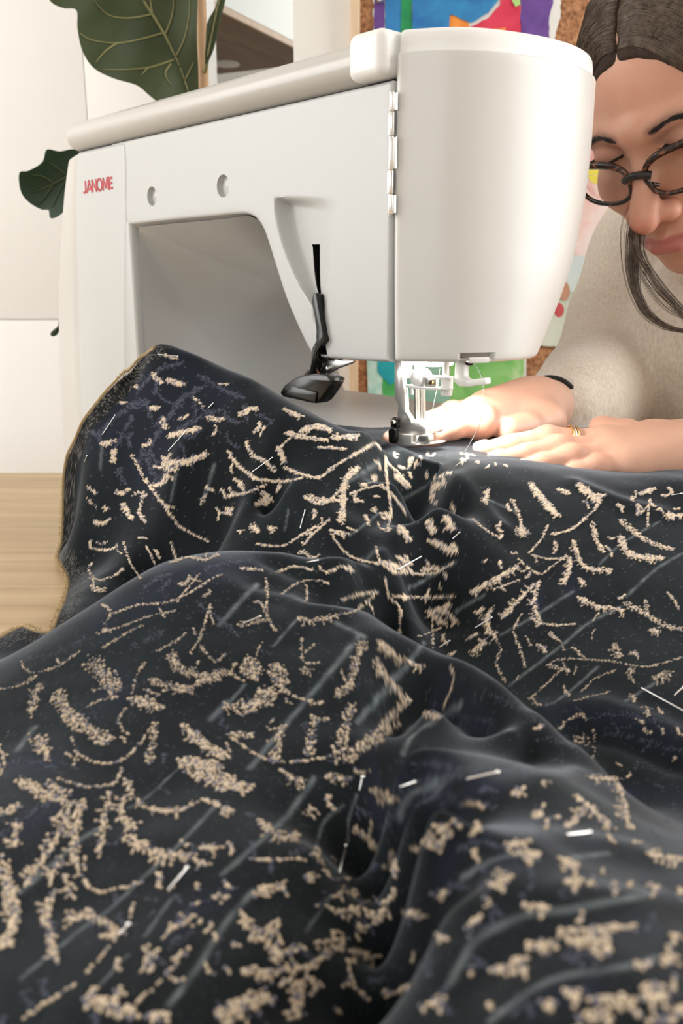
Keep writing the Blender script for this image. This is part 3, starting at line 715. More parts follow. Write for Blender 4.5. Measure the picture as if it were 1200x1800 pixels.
# near face of the mounds
CZ((0, 1300, .004), (100, 1250, .010), (100, 1400, .008), (230, 1150, .022), (330, 1080, .033), (420, 1030, .040), (300, 1250, .015), (300, 1400, .008), (420, 1150, .026), (500, 1250, .016), (520, 1130, .028), (450, 1400, .010),
   (650, 1220, .020), (640, 1320, .014), (760, 1245, .017), (900, 1285, .018), (0, 1500, .008), (150, 1600, .008), (0, 1750, .012), (300, 1600, .011), (450, 1600, .009), (300, 1780, .014), (560, 1500, .006), (560, 1700, .004), (150, 1800, .014), (-200, 1500, .005), (-200, 1300, .0), (-250, 1800, .01))
# the near roll on the right and the dark valley beside it
C3((694, 1352, .226), (720, 1330, .225), (770, 1323, .225), (830, 1335, .224), (880, 1350, .223), (950, 1368, .222))
CZ((655, 1345, .010), (662, 1440, .000), (678, 1520, -.004), (700, 1600, -.010), (715, 1700, -.014), (730, 1800, -.010), (620, 1600, .001), (640, 1750, -.006))
CZ((765, 1290, .003), (850, 1308, .005), (690, 1300, .003), (920, 1330, .010))
CZ((722, 1420, .034), (745, 1520, .036), (778, 1620, .037), (825, 1740, .039), (820, 1450, .044), (900, 1550, .049), (860, 1640, .043), (950, 1420, .034), (1000, 1500, .040), (1050, 1600, .047), (1000, 1700, .050), (1150, 1560, .036), (1190, 1640, .044), (1150, 1750, .051), (900, 1780, .046), (1010, 1380, .024), (1300, 1600, .03), (1300, 1750, .04))
CW((-.3, .12, .015), (0, .10, .0), (.07, .1, .035), (.2, .12, .03), (.35, .35, -.01), (.35, .2, -.012), (.33, .45, .02))
CT_ = np.array(CTRL)
# thin-plate spline through the control heights
def tps_fit(P, z, lam=2e-6):
    n = len(P); d2 = ((P[:, None]-P[None])**2).sum(2); K = .5*d2*np.log(d2+1e-12)
    A = np.zeros((n+3, n+3)); A[:n, :n] = K+lam*np.eye(n); A[:n, n] = 1; A[:n, n+1:] = P; A[n, :n] = 1; A[n+1:, :n] = P.T
    return np.linalg.solve(A, np.concatenate([z, [0, 0, 0]]))
TW = tps_fit(CT_[:, :2], CT_[:, 2])
def tps(X, Y):
    sh = X.shape; X = X.ravel(); Y = Y.ravel(); out = np.full(len(X), TW[-3])+TW[-2]*X+TW[-1]*Y
    for k in range(len(CT_)):
        d2 = (X-CT_[k, 0])**2+(Y-CT_[k, 1])**2; out += TW[k]*.5*d2*np.log(d2+1e-12)
    return out.reshape(sh)
# sheet grid: fan of columns x/y = t, rows in log distance (finer cloth detail where the cloth is nearer)
DT, DL = .00148, .0020
tt = np.arange(-.54, .54, DT); ll = np.arange(math.log(.115), math.log(.69), DL)
NT, NL = len(tt), len(ll)
ct_, cl_ = tt[::6], ll[::6]
cY = np.exp(cl_)[None, :]; cX = ct_[:, None]*cY
Zc = tps(cX, np.broadcast_to(cY, cX.shape))
def up(Zc, c0, c1, f0, f1):
    """bicubic-ish upsampling by repeated linear interpolation and smoothing"""
    A = np.empty((len(f0), Zc.shape[1]))
    for j in range(Zc.shape[1]): A[:, j] = np.interp(f0, c0, Zc[:, j])
    Bm = np.empty((len(f0), len(f1)))
    for i in range(len(f0)): Bm[i] = np.interp(f1, c1, A[i])
    k = np.array([1, 2, 3, 4, 5, 4, 3, 2, 1], float); k /= k.sum()
    for ax in (0, 1):
        P = np.pad(Bm, [(4, 4) if a == ax else (0, 0) for a in (0, 1)], mode='edge'); o = 0
        for i, w_ in enumerate(k): o = o+w_*(P[i:i+Bm.shape[0]] if ax == 0 else P[:, i:i+Bm.shape[1]])
        Bm = o
    return Bm
Z = up(Zc, ct_, cl_, tt, ll)
Yg = np.exp(ll)[None, :]*np.ones((NT, 1)); Xg = tt[:, None]*Yg
# keep clear of the table and of the machine bed
Z = np.maximum(Z, TABLE_Z+.0022+.0*Z)
lx = (Xg-OM[0])*XA[0]+(Yg-OM[1])*XA[1]; ly = (Xg-OM[0])*YA[0]+(Yg-OM[1])*YA[1]
inb = np.clip(np.minimum(.030+.006-lx, ly-.0135+.006)/.006, 0, 1)
Z = np.maximum(Z, np.where(inb > 0, .0625-(1-inb)**2*.02, -1))
def smooth_noise(X, Y, s, seed):
    """value noise by summed sines, cheap and seamless"""
    r = np.random.RandomState(seed); o = 0
    for i in range(7):
        a = r.uniform(0, 2*math.pi); f = s*r.uniform(.6, 1.6); o = o+np.sin((X*math.cos(a)+Y*math.sin(a))*f+r.uniform(0, 6.28))
    return o/7
Z += .0009*smooth_noise(Xg, Yg, 90, 1)*np.clip((Yg-.12)/.1, 0, 1)+.00035*smooth_noise(Xg, Yg, 260, 2)
# creases are drawn on this even grid first; the rows are then respaced along the cloth
SM = np.maximum.accumulate((Z-ZC)/Yg, axis=1)
def hit(u, v):
    """first cloth point along picture rays; returns fractional grid indices"""
    u = np.asarray(u, float); v = np.asarray(v, float); a, b = ratio(u, v)
    fi = (a-tt[0])/DT; i = np.clip(np.round(fi).astype(int), 0, NT-1); fj = np.empty(len(i))
    for k in range(len(i)): fj[k] = min(np.searchsorted(SM[i[k]], b[k]), NL-1)
    return fi, fj
def hitp(u, v):
    fi, fj = hit([u], [v]); i, j = int(round(float(fi[0]))), int(fj[0]); i = min(max(i, 0), NT-1)
    return np.array([Xg[i, j], Yg[i, j], Z[i, j]])
# creases: soft ridges (+) and furrows (-) along drawn lines
def crease(pts, amp, wid):
    P = smooth_line(pts, 6); fi, fj = hit(P[:, 0], P[:, 1]); ii = np.clip(fi, 0, NT-1); jj = np.clip(fj, 0, NL-1)
    x = tt[np.round(ii).astype(int)]*np.exp(ll[jj.astype(int)]); y = np.exp(ll[jj.astype(int)])
    m = wid*3
    i0, i1 = int(max(0, min(ii)-60)), int(min(NT, max(ii)+60)); j0, j1 = int(max(0, min(jj)-80)), int(min(NL, max(jj)+80))
    Xs, Ys = Xg[i0:i1, j0:j1], Yg[i0:i1, j0:j1]; d2 = np.full(Xs.shape, 1e9)
    for k in range(len(x)-1):
        ax, ay, bx, by = x[k], y[k], x[k+1], y[k+1]; L2 = (bx-ax)**2+(by-ay)**2+1e-12
        t = np.clip(((Xs-ax)*(bx-ax)+(Ys-ay)*(by-ay))/L2, 0, 1); d2 = np.minimum(d2, (Xs-ax-t*(bx-ax))**2+(Ys-ay-t*(by-ay))**2)
    Z[i0:i1, j0:j1] += amp*np.exp(-d2/(wid*wid))
for P, a, w_ in (([(640, 772), (700, 795), (770, 835), (830, 880), (880, 930)], .0035, .006), ([(1010, 850), (1080, 880), (1170, 905)], .002, .006),
                 ([(560, 905), (630, 950), (680, 1005), (700, 1060)], .004, .008), ([(670, 1000), (700, 1045), (715, 1100)], .004, .007),
                 ([(480, 985), (540, 1010), (565, 1060)], -.004, .007), ([(570, 1000), (620, 1000), (660, 1030)], .004, .006),
                 ([(440, 1050), (520, 1060), (600, 1080)], .002, .006), ([(200, 750), (300, 740), (420, 800)], .002, .008), ([(180, 850), (260, 900), (380, 960)], -.003, .01),
                 ([(280, 770), (360, 830), (440, 860)], .003, .010), ([(960, 1260), (1060, 1255), (1180, 1300)], .004, .008), ([(1010, 1290), (1090, 1300), (1180, 1340)], -.003, .006),
                 ([(700, 1420), (800, 1380), (900, 1390), (1010, 1360)], .0015, .006), ([(760, 1560), (860, 1500), (1000, 1480), (1120, 1500)], .002, .007), ([(800, 1700), (880, 1620), (1020, 1580), (1180, 1590)], .002, .006)):
    crease(P, a, w_)
Z0, NL0 = Z.copy(), NL
def zat(x, y):
    """cloth height at plan positions"""
    i = np.clip(((x/y)-tt[0])/DT, 0, NT-1.001); j = np.clip((np.log(y)-ll[0])/DL, 0, NL0-1.001)
    i0, j0 = np.floor(i).astype(int), np.floor(j).astype(int); a, b = i-i0, j-j0
    return Z0[i0, j0]*(1-a)*(1-b)+Z0[i0+1, j0]*a*(1-b)+Z0[i0, j0+1]*(1-a)*b+Z0[i0+1, j0+1]*a*b
# respace the rows evenly along the cloth so that steep folds keep their detail
NL = 1340
dz = np.diff(Z, axis=1); ds = np.sqrt(DL**2+(dz/Yg[:, 1:])**2); k_ = np.ones(31)/31
dsx = np.abs(np.gradient(Z, axis=0))[:, 1:]*0
ds = np.apply_along_axis(lambda c: np.convolve(np.pad(c, 15, mode='edge'), k_, 'valid'), 0, ds)
cs = np.concatenate([np.zeros((NT, 1)), np.cumsum(ds, axis=1)], 1); cs /= cs[:, -1:]
fl = np.linspace(0, 1, NL); Yn = np.empty((NT, NL)); Zn = np.empty((NT, NL))
for i in range(NT):
    l_ = np.interp(fl, cs[i], ll); Yn[i] = np.exp(l_); Zn[i] = np.interp(l_, ll, Z[i])
Yg, Z = Yn, Zn; Xg = tt[:, None]*Yg
SM = np.maximum.accumulate((Z-ZC)/Yg, axis=1)

# ---- woven pattern: sprigs of raised nubs, silver stripes, slate shading
rng = np.random.RandomState(7)
NUB = []            # (u, v, radius scale, tone)
def nubs_line(pts, wpx, tone=0, dens=1., jit=.35, size=1., taper=1.):
    P = smooth_line(pts, 5); seg = np.linalg.norm(np.diff(P, axis=0), axis=1); L = seg.sum()
    vm = P[:, 1].mean(); sp = float(np.clip(1.1+(vm-700)/230., 1.6, 6.0))        # nub pitch in picture px
    sp *= .85; hillq = vm < 900 and P[:, 0].mean() < 480
    if tone == 1: wpx = wpx*1.5; dens = dens*.45; jit = 1.2
    if hillq: dens *= .6; jit = 1.
    n = int(L/sp*dens*1.5*max(1, 1.9*wpx/sp))+1
    s = rng.uniform(0, L, n); cs = np.concatenate([[0], np.cumsum(seg)])
    x = np.interp(s, cs, P[:, 0]); y = np.interp(s, cs, P[:, 1]); p1, p2 = rng.uniform(0, 6.28, 2)
    wl = wpx*(1.22 if wpx > 4 and vm > 1100 else .86 if wpx > 4 else 1.)*(1+(taper-1)*s/L)*(.8+(.38*np.sin(s/(sp*2.6)+p1)+.22*np.sin(s/(sp*1.1)+p2) if wpx > 2.4 else 0))
    a = rng.uniform(0, 2*math.pi, n); r = rng.uniform(0, 1, n)**.62*wl
    for k in range(n): NUB.append((x[k]+r[k]*math.cos(a[k])+rng.normal(0, jit), y[k]+r[k]*math.sin(a[k])*.8+rng.normal(0, jit), size*rng.uniform(.72, 1.18), tone))
    if wpx > 3.5 and tone == 0:          # spurs breaking the outline
        for _ in range(int(L/(sp*1.3))+2):
            q = rng.uniform(0, L); x0, y0 = np.interp(q, cs, P[:, 0]), np.interp(q, cs, P[:, 1]); ii_ = min(np.searchsorted(cs, q), len(P)-1); tg = P[ii_]-P[max(ii_-1, 0)]; a0 = math.atan2(tg[1], tg[0])+rng.choice((-1, 1))*rng.uniform(.5, 1.15); m = rng.randint(2, 6)
            for j in range(m):
                rr_ = wpx*.45+j*sp*1.05; NUB.append((x0+rr_*math.cos(a0+j*.12), y0+rr_*.85*math.sin(a0+j*.12), size*rng.uniform(.6, .95), tone))
def frond(pts, L, tone=0, n=None, w_=1.2, size=1.):
    """stem with short leaflets on both sides"""
    P = smooth_line(pts, 5); nubs_line(pts, w_*.6, tone, .9, size=size); seg = np.linalg.norm(np.diff(P, axis=0), axis=1); T = seg.sum(); cs = np.concatenate([[0], np.cumsum(seg)])
    n = n or max(3, int(T/(L*.55)))
    for k in range(n):
        s = T*(k+.5)/n; x = np.interp(s, cs, P[:, 0]); y = np.interp(s, cs, P[:, 1]); i = min(np.searchsorted(cs, s), len(P)-1); t = P[i]-P[i-1]; t = t/np.linalg.norm(t)
        for sd in (-1, 1):
            a = math.atan2(t[1], t[0])+sd*rng.uniform(.6, 1.0); l = L*rng.uniform(.7, 1.15)*(1-.4*k/n)
            nubs_line([(x, y), (x+l*.5*math.cos(a), y+l*.5*math.sin(a)*.85), (x+l*math.cos(a-sd*.25), y+l*math.sin(a-sd*.25)*.85)], w_, tone, 1.1, size=size, taper=.7)
# strokes read off the photograph: S = line of nubs, C = thick cluster, F = frond; tone 0 beige, 1 slate, 2 mixed
for w_, *P in (   # --- near left mound
 (14, (162, 1165), (185, 1190), (205, 1210)), (11, (228, 1228), (255, 1236), (283, 1247)), (11, (102, 1223), (115, 1245), (127, 1265)), (12, (127, 1262), (155, 1283), (186, 1302)),
 (7, (70, 1205), (60, 1230), (55, 1255)), (9, (72, 1298), (76, 1318), (82, 1335)), (8, (300, 1150), (320, 1177), (367, 1190), (397, 1178)), (6, (267, 1197), (300, 1207), (330, 1212), (363, 1190)),
 (9, (323, 1278), (360, 1310), (393, 1330)), (10, (320, 1338), (352, 1342), (383, 1350)), (13, (437, 1160), (444, 1178), (450, 1193)), (12, (484, 1170), (492, 1195), (497, 1215)), (13, (422, 1248), (450, 1235), (477, 1218)),
 (5, (528, 1178), (543, 1181)), (6, (640, 1127), (625, 1165), (613, 1208), (592, 1222)), (5.5, (662, 1128), (700, 1157), (743, 1177)), (5, (661, 1163), (683, 1200), (717, 1237)), (5, (523, 1087), (547, 1092), (593, 1083)),
 (7, (747, 1257), (770, 1263)), (12, (34, 1374), (70, 1392), (112, 1412)), (9, (84, 1378), (116, 1397)), (5, (128, 1406), (109, 1455), (76, 1513), (44, 1556)), (7, (146, 1406), (132, 1460), (130, 1505), (139, 1532)),
 (5, (195, 1391), (184, 1432), (180, 1462), (173, 1500)), (5, (221, 1399), (212, 1434), (240, 1459)), (9, (226, 1478), (255, 1492), (285, 1505), (319, 1500)), (4, (322, 1502), (360, 1522)), (4, (353, 1490), (379, 1493)),
 (16, (340, 1352), (379, 1372), (429, 1387)), (5, (358, 1406), (409, 1429)), (6, (30, 1444), (26, 1490)), (10, (4, 1515), (15, 1575), (22, 1612), (11, 1665)), (6, (105, 1515), (88, 1550)),
 (7, (97, 1567), (79, 1605), (82, 1624), (90, 1650), (92, 1687)), (5, (113, 1538), (124, 1574)), (4, (121, 1601), (131, 1620)), (7, (150, 1610), (169, 1614), (202, 1638)), (6, (379, 1576), (396, 1580)),
 (5, (277, 1670), (252, 1694)), (4, (345, 1612), (296, 1636)), (9, (152, 1757), (190, 1768), (232, 1782)), (8, (262, 1789), (292, 1790)), (12, (377, 1781), (410, 1776), (442, 1764)),
 (6, (455, 1447), (478, 1462), (500, 1477), (519, 1470)), (5, (534, 1436), (548, 1421)), (6, (556, 1492), (560, 1518)), (6, (534, 1541), (552, 1545)), (8, (453, 1571), (494, 1561)), (5, (571, 1365), (612, 1372)),
 (4, (492, 1354), (515, 1370), (534, 1376)), (6, (652, 1391), (670, 1396), (687, 1406)), (7, (688, 1498), (695, 1541)), (4, (588, 1577), (604, 1568)), (4, (618, 1562), (622, 1576)), (5, (592, 1606), (606, 1602)), (5, (614, 1602), (638, 1594)),
 (5, (630, 1618), (636, 1617)), (5, (586, 1638), (588, 1640)), (5, (680, 1586), (672, 1609), (647, 1627), (628, 1642)), (4, (605, 1661), (575, 1680), (537, 1699), (485, 1710)), (6, (617, 1672), (657, 1687)),
 (8, (494, 1655), (480, 1680), (532, 1666)), (6, (422, 1606), (445, 1635), (476, 1636), (491, 1620)), (7, (441, 1651), (462, 1651)), (5, (409, 1661), (411, 1663)), (9, (427, 1711), (474, 1714)),
 (9, (493, 1730), (520, 1728), (521, 1788)), (4, (538, 1711), (556, 1740)), (11, (382, 1789), (445, 1757), (477, 1760)), (7, (673, 1747), (709, 1744)), (7, (748, 1770), (780, 1762)), (6, (710, 1605), (738, 1615)),
 (6, (607, 1728), (608, 1732)), (5, (727, 1490), (728, 1494)),
 # --- near right roll
 (7, (815, 1414), (820, 1415)), (8, (766, 1456), (790, 1459)), (8, (788, 1462), (772, 1489), (752, 1480)), (6, (796, 1444), (798, 1450)), (5, (835, 1450), (842, 1460)), (5, (900, 1399), (919, 1387)), (4, (952, 1376), (955, 1378)),
 (7, (936, 1436), (949, 1428)), (5, (1012, 1402), (1027, 1417), (1009, 1444), (990, 1459)), (5, (1028, 1414), (1050, 1436), (1072, 1455)), (4, (1030, 1365), (1050, 1370), (1080, 1371), (1094, 1404), (1099, 1440), (1110, 1462)),
 (7, (1113, 1481), (1116, 1483)), (6, (1137, 1500), (1165, 1507), (1196, 1511)), (4, (882, 1489), (930, 1481)), (7, (912, 1501), (943, 1507)), (5, (982, 1512), (1011, 1526)), (5, (1055, 1528), (1059, 1530)), (7, (997, 1554), (1018, 1554)),
 (5, (1033, 1554), (1035, 1555)), (6, (1079, 1562), (1081, 1565)), (5, (1101, 1556), (1105, 1557)), (8, (1145, 1562), (1152, 1566)), (7, (1191, 1567), (1195, 1569)), (7, (894, 1536), (876, 1562)), (6, (856, 1580), (859, 1582)),
 (6, (786, 1566), (773, 1580)), (8, (928, 1594), (958, 1601)), (6, (843, 1610), (822, 1637)), (7, (932, 1665), (973, 1661)), (17, (908, 1690), (912, 1704)), (10, (866, 1706), (880, 1708)), (5, (1003, 1657), (1044, 1651)),
 (11, (1069, 1656), (1052, 1676)), (9, (1181, 1646), (1186, 1650)), (11, (1171, 1694), (1180, 1682)), (8, (958, 1766), (962, 1768)), (8, (996, 1748), (1018, 1752)), (7, (1037, 1759), (1076, 1760), (1125, 1759), (1168, 1755)),
 (9, (1014, 1791), (1066, 1782)), (11, (1146, 1794), (1194, 1783)), (7, (1127, 1737), (1157, 1744)), (4, (1030, 1640), (1076, 1637)), (5, (990, 1640), (1110, 1632)),
 # --- far slope
 (6, (857, 862), (853, 882)), (8, (933, 852), (950, 874), (964, 891), (979, 906)), (9, (1015, 852), (1035, 868), (1052, 882)), (11, (913, 932), (922, 938)), (8, (1090, 945), (1107, 975), (1163, 983)), (7, (1171, 907), (1196, 907)),
 (4, (1007, 950), (1017, 983), (1033, 1000), (1073, 1003)), (6, (1000, 982), (1000, 998), (989, 1028)), (6, (828, 1043), (867, 1021), (910, 997)), (4, (940, 1027), (917, 1050), (882, 1088)), (4, (947, 1023), (938, 1063), (950, 1097)),
 (2.5, (950, 1097), (980, 1100), (1013, 1098)), (4, (1017, 1018), (1027, 1032)), (5, (1014, 1050), (1047, 1066), (1073, 1070), (1093, 1076)), (4, (1141, 1109), (1160, 1110)), (6, (863, 1069), (854, 1100), (872, 1122)), (3, (817, 1127), (840, 1114)),
 (7, (831, 1149), (853, 1131)), (5, (944, 1134), (960, 1143)), (3, (1004, 1138), (1030, 1160)), (5, (1078, 1134), (1092, 1156)), (7, (1108, 1150), (1118, 1150)), (6, (1106, 1178), (1114, 1180)), (7, (1147, 1193), (1176, 1187)),
 (3, (1100, 1184), (1117, 1203)), (5, (670, 988), (712, 1003)), (5, (697, 981), (719, 993)), (6, (752, 952), (775, 962), (797, 970)), (7, (705, 1048), (712, 1052)), (7, (752, 1075), (777, 1098)), (5, (755, 1080), (790, 1064)), (5, (781, 1071), (799, 1094)),
 (5, (490, 787), (494, 800), (500, 813)), (5, (420, 730), (435, 722), (450, 717)), (5, (500, 720), (527, 733)), (7, (527, 760), (555, 750), (580, 757)), (6, (587, 770), (605, 769), (627, 767)), (7, (630, 822), (607, 845), (603, 887), (600, 918)),
 (7, (697, 835), (715, 856)), (6, (659, 873), (662, 875)), (6, (656, 896), (660, 898)), (7, (682, 906), (685, 909)), (6, (682, 929), (684, 932)), (7, (701, 924), (718, 950)), (6, (754, 918), (760, 932)), (6, (783, 911), (797, 931)),
 (6, (460, 867), (473, 880), (449, 887)), (7, (444, 924), (453, 936)), (7, (474, 930), (480, 931)), (6, (418, 934), (422, 935)), (8, (400, 896), (405, 898)), (5, (581, 933), (606, 940)), (5, (634, 853), (644, 853)), (5, (655, 840), (658, 841)),
 (5, (263, 717), (276, 719)), (5, (294, 668), (320, 677)), (6, (287, 735), (290, 752)), (5, (200, 792), (200, 812)), (6, (298, 813), (327, 813), (363, 798)), (4, (297, 767), (350, 753)), (4, (217, 888), (232, 912)), (3, (243, 901), (257, 920)), (4, (184, 893), (188, 895)),
 (4, (760, 876), (761, 858), (780, 850))):
    nubs_line(P, w_, 0, 1.25, size=1.1 if w_ > 8 else 1.)
for w_, *P in (   # thin stems
 (2, (37, 1163), (45, 1178), (63, 1183), (100, 1173), (140, 1147)), (2, (0, 1213), (43, 1203), (67, 1187)), (2.5, (273, 1147), (307, 1130), (327, 1113)), (3, (370, 1063), (353, 1117), (333, 1150)), (3, (353, 1137), (377, 1163), (397, 1150)),
 (2.2, (133, 1323), (173, 1343), (213, 1337), (247, 1307), (267, 1277)), (2.2, (460, 1130), (450, 1153)), (2, (530, 1123), (533, 1163), (560, 1167)), (2, (533, 1150), (553, 1133)), (2.5, (400, 1180), (427, 1197)), (2.2, (503, 1213), (520, 1227), (547, 1233)),
 (2.5, (400, 1293), (440, 1320), (483, 1340), (567, 1333), (613, 1313)), (3, (467, 1017), (470, 1050), (467, 1077), (483, 1110)), (2, (493, 1047), (520, 1027), (550, 1020), (577, 1027)), (2, (537, 1028), (540, 1045), (535, 1060)),
 (3, (420, 1000), (463, 1003)), (3, (487, 1007), (517, 997), (550, 1003)), (3, (573, 1010), (600, 997), (617, 1007)), (2, (597, 1057), (627, 1047), (663, 1042)), (1.6, (597, 1080), (620, 1077), (643, 1060), (657, 1047)), (1.5, (647, 1060), (657, 1080)),
 (2.5, (677, 1017), (683, 1050), (702, 1070), (703, 1113)), (2, (660, 960), (667, 987)), (2.2, (790, 1170), (797, 1197), (777, 1250)), (2.4, (101, 1369), (150, 1384), (195, 1380), (210, 1365), (214, 1350)),
 (3, (139, 1537), (165, 1567), (210, 1564), (251, 1552)), (4, (221, 1372), (240, 1410), (270, 1425), (315, 1425), (338, 1417)), (2, (225, 1624), (180, 1680), (139, 1725), (86, 1762), (41, 1792)), (2.5, (334, 1669), (311, 1695), (277, 1729), (240, 1766)),
 (3, (440, 1511), (477, 1513), (537, 1511)), (2.5, (549, 1661), (612, 1650)), (3.5, (612, 1687), (616, 1721), (635, 1747), (650, 1762)), (2.5, (580, 1548), (612, 1545)), (2, (200, 1080), (240, 1065), (290, 1060), (330, 1045), (370, 1020), (390, 1010)),
 (2, (170, 1115), (220, 1100), (260, 1085), (310, 1075)), (2, (180, 1140), (230, 1110), (250, 1100)), (2, (350, 1010), (330, 1035), (310, 1060)), (3, (385, 975), (360, 985), (330, 980), (300, 990)), (2, (233, 1220), (240, 1190), (255, 1165)), (2, (150, 1245), (175, 1232), (205, 1225)),
 (2, (204, 1275), (215, 1255), (220, 1245)), (3, (900, 880), (913, 910), (917, 943)), (2.6, (967, 940), (1000, 933), (1027, 913), (1053, 887)), (2.2, (963, 923), (950, 950), (930, 973)), (1.6, (830, 913), (860, 937), (880, 947)),
 (2.2, (997, 977), (973, 993), (947, 1010), (910, 983)), (2.2, (937, 977), (960, 983), (987, 983)), (2, (867, 1037), (913, 1020)), (2, (1140, 887), (1137, 927)), (2, (1122, 905), (1140, 890)), (2.5, (1170, 1040), (1180, 1050), (1193, 1073)),
 (2.5, (870, 1123), (880, 1143), (872, 1167), (887, 1200)), (2.5, (917, 1080), (903, 1110), (917, 1150), (923, 1177)), (2.2, (923, 1117), (933, 1137)), (1.8, (963, 1170), (983, 1160), (1030, 1160), (1073, 1163), (1133, 1173), (1197, 1157)),
 (2.2, (987, 1177), (953, 1210), (927, 1233)), (2.2, (1080, 1180), (1047, 1193), (1020, 1217)), (1.8, (1007, 1233), (1073, 1217)), (2, (997, 1185), (987, 1160)), (1.6, (1008, 1187), (1012, 1170)),
 (3.4, (433, 777), (443, 800), (467, 813), (483, 830)), (1.6, (510, 770), (493, 787)), (3.2, (500, 823), (527, 833), (560, 840), (593, 817), (640, 790)), (2.4, (443, 843), (497, 847), (533, 840)), (3, (560, 787), (607, 790)), (3.4, (533, 873), (567, 887), (600, 860)),
 (1.8, (613, 870), (640, 860), (673, 853)), (2.4, (677, 803), (680, 850), (687, 900), (681, 930)), (2, (687, 867), (713, 903)), (1.6, (677, 810), (700, 833)), (2, (640, 790), (660, 780), (668, 790)), (3, (667, 990), (693, 1007), (717, 1007)),
 (3, (400, 793), (423, 823), (460, 847)), (2.6, (400, 873), (433, 867), (467, 853)), (2.4, (450, 957), (497, 960), (543, 933), (560, 925)), (2.4, (533, 960), (550, 940), (580, 913)), (2.6, (583, 940), (613, 977), (667, 993)), (1.8, (690, 1050), (750, 1052), (800, 1050)),
 (2.5, (753, 1037), (747, 1060)), (2.2, (760, 1085), (760, 1140)), (2, (735, 1120), (775, 1105)), (1.8, (717, 1008), (760, 1010), (797, 990)), (2.2, (233, 800), (253, 840), (287, 887), (307, 893)), (1.8, (153, 857), (173, 870)),
 (1.8, (160, 950), (160, 963), (187, 968), (207, 960)), (2.6, (163, 990), (155, 1003), (173, 1020), (200, 1013), (217, 1000)), (1.8, (217, 953), (230, 993), (247, 1017)), (2, (257, 960), (273, 993)), (1.8, (300, 955), (310, 985)), (1.6, (287, 887), (317, 927), (367, 953)),
 (2.2, (390, 860), (397, 877)), (1.8, (273, 620), (313, 633)), (1.8, (170, 1032), (182, 1038)), (2, (780, 933), (790, 925))):
    nubs_line(P, w_, 0, 1.1)
for L, *P in ((16, (480, 1343), (488, 1310), (497, 1275)), (17, (540, 1335), (547, 1300), (553, 1262)), (20, (590, 1343), (603, 1290), (617, 1240)), (18, (600, 1343), (640, 1310), (703, 1245)), (12, (650, 1312), (700, 1272)), (14, (260, 1347), (268, 1310), (273, 1272)),
              (12, (400, 1292), (443, 1294)), (9, (1040, 917), (1047, 947), (1057, 967)), (10, (1087, 913), (1133, 950), (1183, 967)), (11, (1093, 1060), (1133, 1080), (1167, 1100), (1197, 1107)), (12, (627, 1459), (661, 1492)), (8, (1133, 1055), (1137, 1080)),
              (9, (500, 762), (540, 770), (575, 775)), (8, (400, 1482), (409, 1500)), (9, (540, 870), (560, 880), (600, 880)), (9, (960, 1170), (1000, 1180)), (12, (150, 1780), (165, 1740)), (12, (200, 1785), (205, 1745)), (9, (415, 1100), (470, 1090)),
              (8, (1003, 870), (980, 860)), (7, (1120, 870), (1150, 860)), (8, (740, 1005), (770, 1000))):
    frond(P, L, 0)
# slate and pale silver sprigs (smooth satin threads)
for w_, *P in ((4, (317, 713), (293, 740), (260, 800), (277, 847)), (4, (173, 767), (180, 757), (213, 727), (247, 703)), (4, (233, 733), (200, 793)), (4, (320, 640), (280, 650), (240, 690)), (4, (360, 680), (320, 700), (300, 730)), (5, (350, 660), (400, 690), (430, 700)),
               (4, (390, 720), (340, 740), (310, 760)), (4, (200, 700), (230, 680), (250, 660)), (5, (420, 1120), (380, 1085), (345, 1060)), (3, (700, 1340), (760, 1345), (840, 1355), (900, 1340)), (4, (300, 1640), (330, 1600), (420, 1560)),
               (4, (700, 1390), (760, 1370), (850, 1360), (960, 1350)), (4, (720, 1420), (780, 1400), (870, 1420)), (5, (860, 1220), (900, 1240), (950, 1270)), (4, (760, 1240), (800, 1260), (870, 1270)), (4, (940, 1300), (1000, 1310), (1050, 1340)),
               (4, (1150, 1270), (1100, 1255), (1040, 1260)), (4, (1190, 1320), (1120, 1300), (1060, 1290)), (3, (160, 1020), (130, 1060)), (5, (250, 1040), (270, 1020), (300, 1010)), (5, (300, 1020), (280, 1040)), (4, (230, 1140), (290, 1110)), (4, (800, 1500), (840, 1480), (900, 1500)),
               (4, (40, 1160), (100, 1150), (150, 1120)), (4, (0, 1345), (60, 1340), (110, 1360)), (5, (340, 1640), (300, 1660)), (5, (0, 1470), (40, 1440), (100, 1400)), (4, (360, 1000), (400, 990), (440, 985)), (4, (940, 1040), (945, 1070))):
    nubs_line(P, w_, 1, .9, size=.9)
random.seed(11)
def fill(n, ub, vb, L0, L1, tone, ok=lambda u, v: True):
    for _ in range(n):
        u, v = random.uniform(*ub), random.uniform(*vb)
        if not ok(u, v): continue
        a = random.uniform(-.3, 2.2); L = random.uniform(L0, L1); c_ = random.uniform(-.6, .6)
        P = [(u, v), (u+L*.5*math.cos(a), v+L*.5*math.sin(a)), (u+L*math.cos(a+c_), v+L*math.sin(a+c_))]
        if random.random() < .45: frond(P, L*.28, tone, w_=1.)
        else: nubs_line(P, random.uniform(1.2, 2.6), tone, 1)
fill(80, (-10, 690), (1150, 1790), 12, 30, 0); fill(60, (0, 690), (1130, 1790), 16, 40, 1); fill(40, (680, 1200), (1350, 1790), 16, 40, 1); fill(26, (700, 1200), (860, 1230), 10, 20, 0); fill(16, (400, 760), (740, 960), 10, 20, 0)
hill = lambda u, v: v > 640+abs(u-280)*.35
fill(26, (170, 470), (650, 880), 14, 34, 0, hill); fill(34, (150, 450), (640, 820), 18, 40, 1, hill); fill(12, (140, 400), (850, 980), 14, 26, 0)
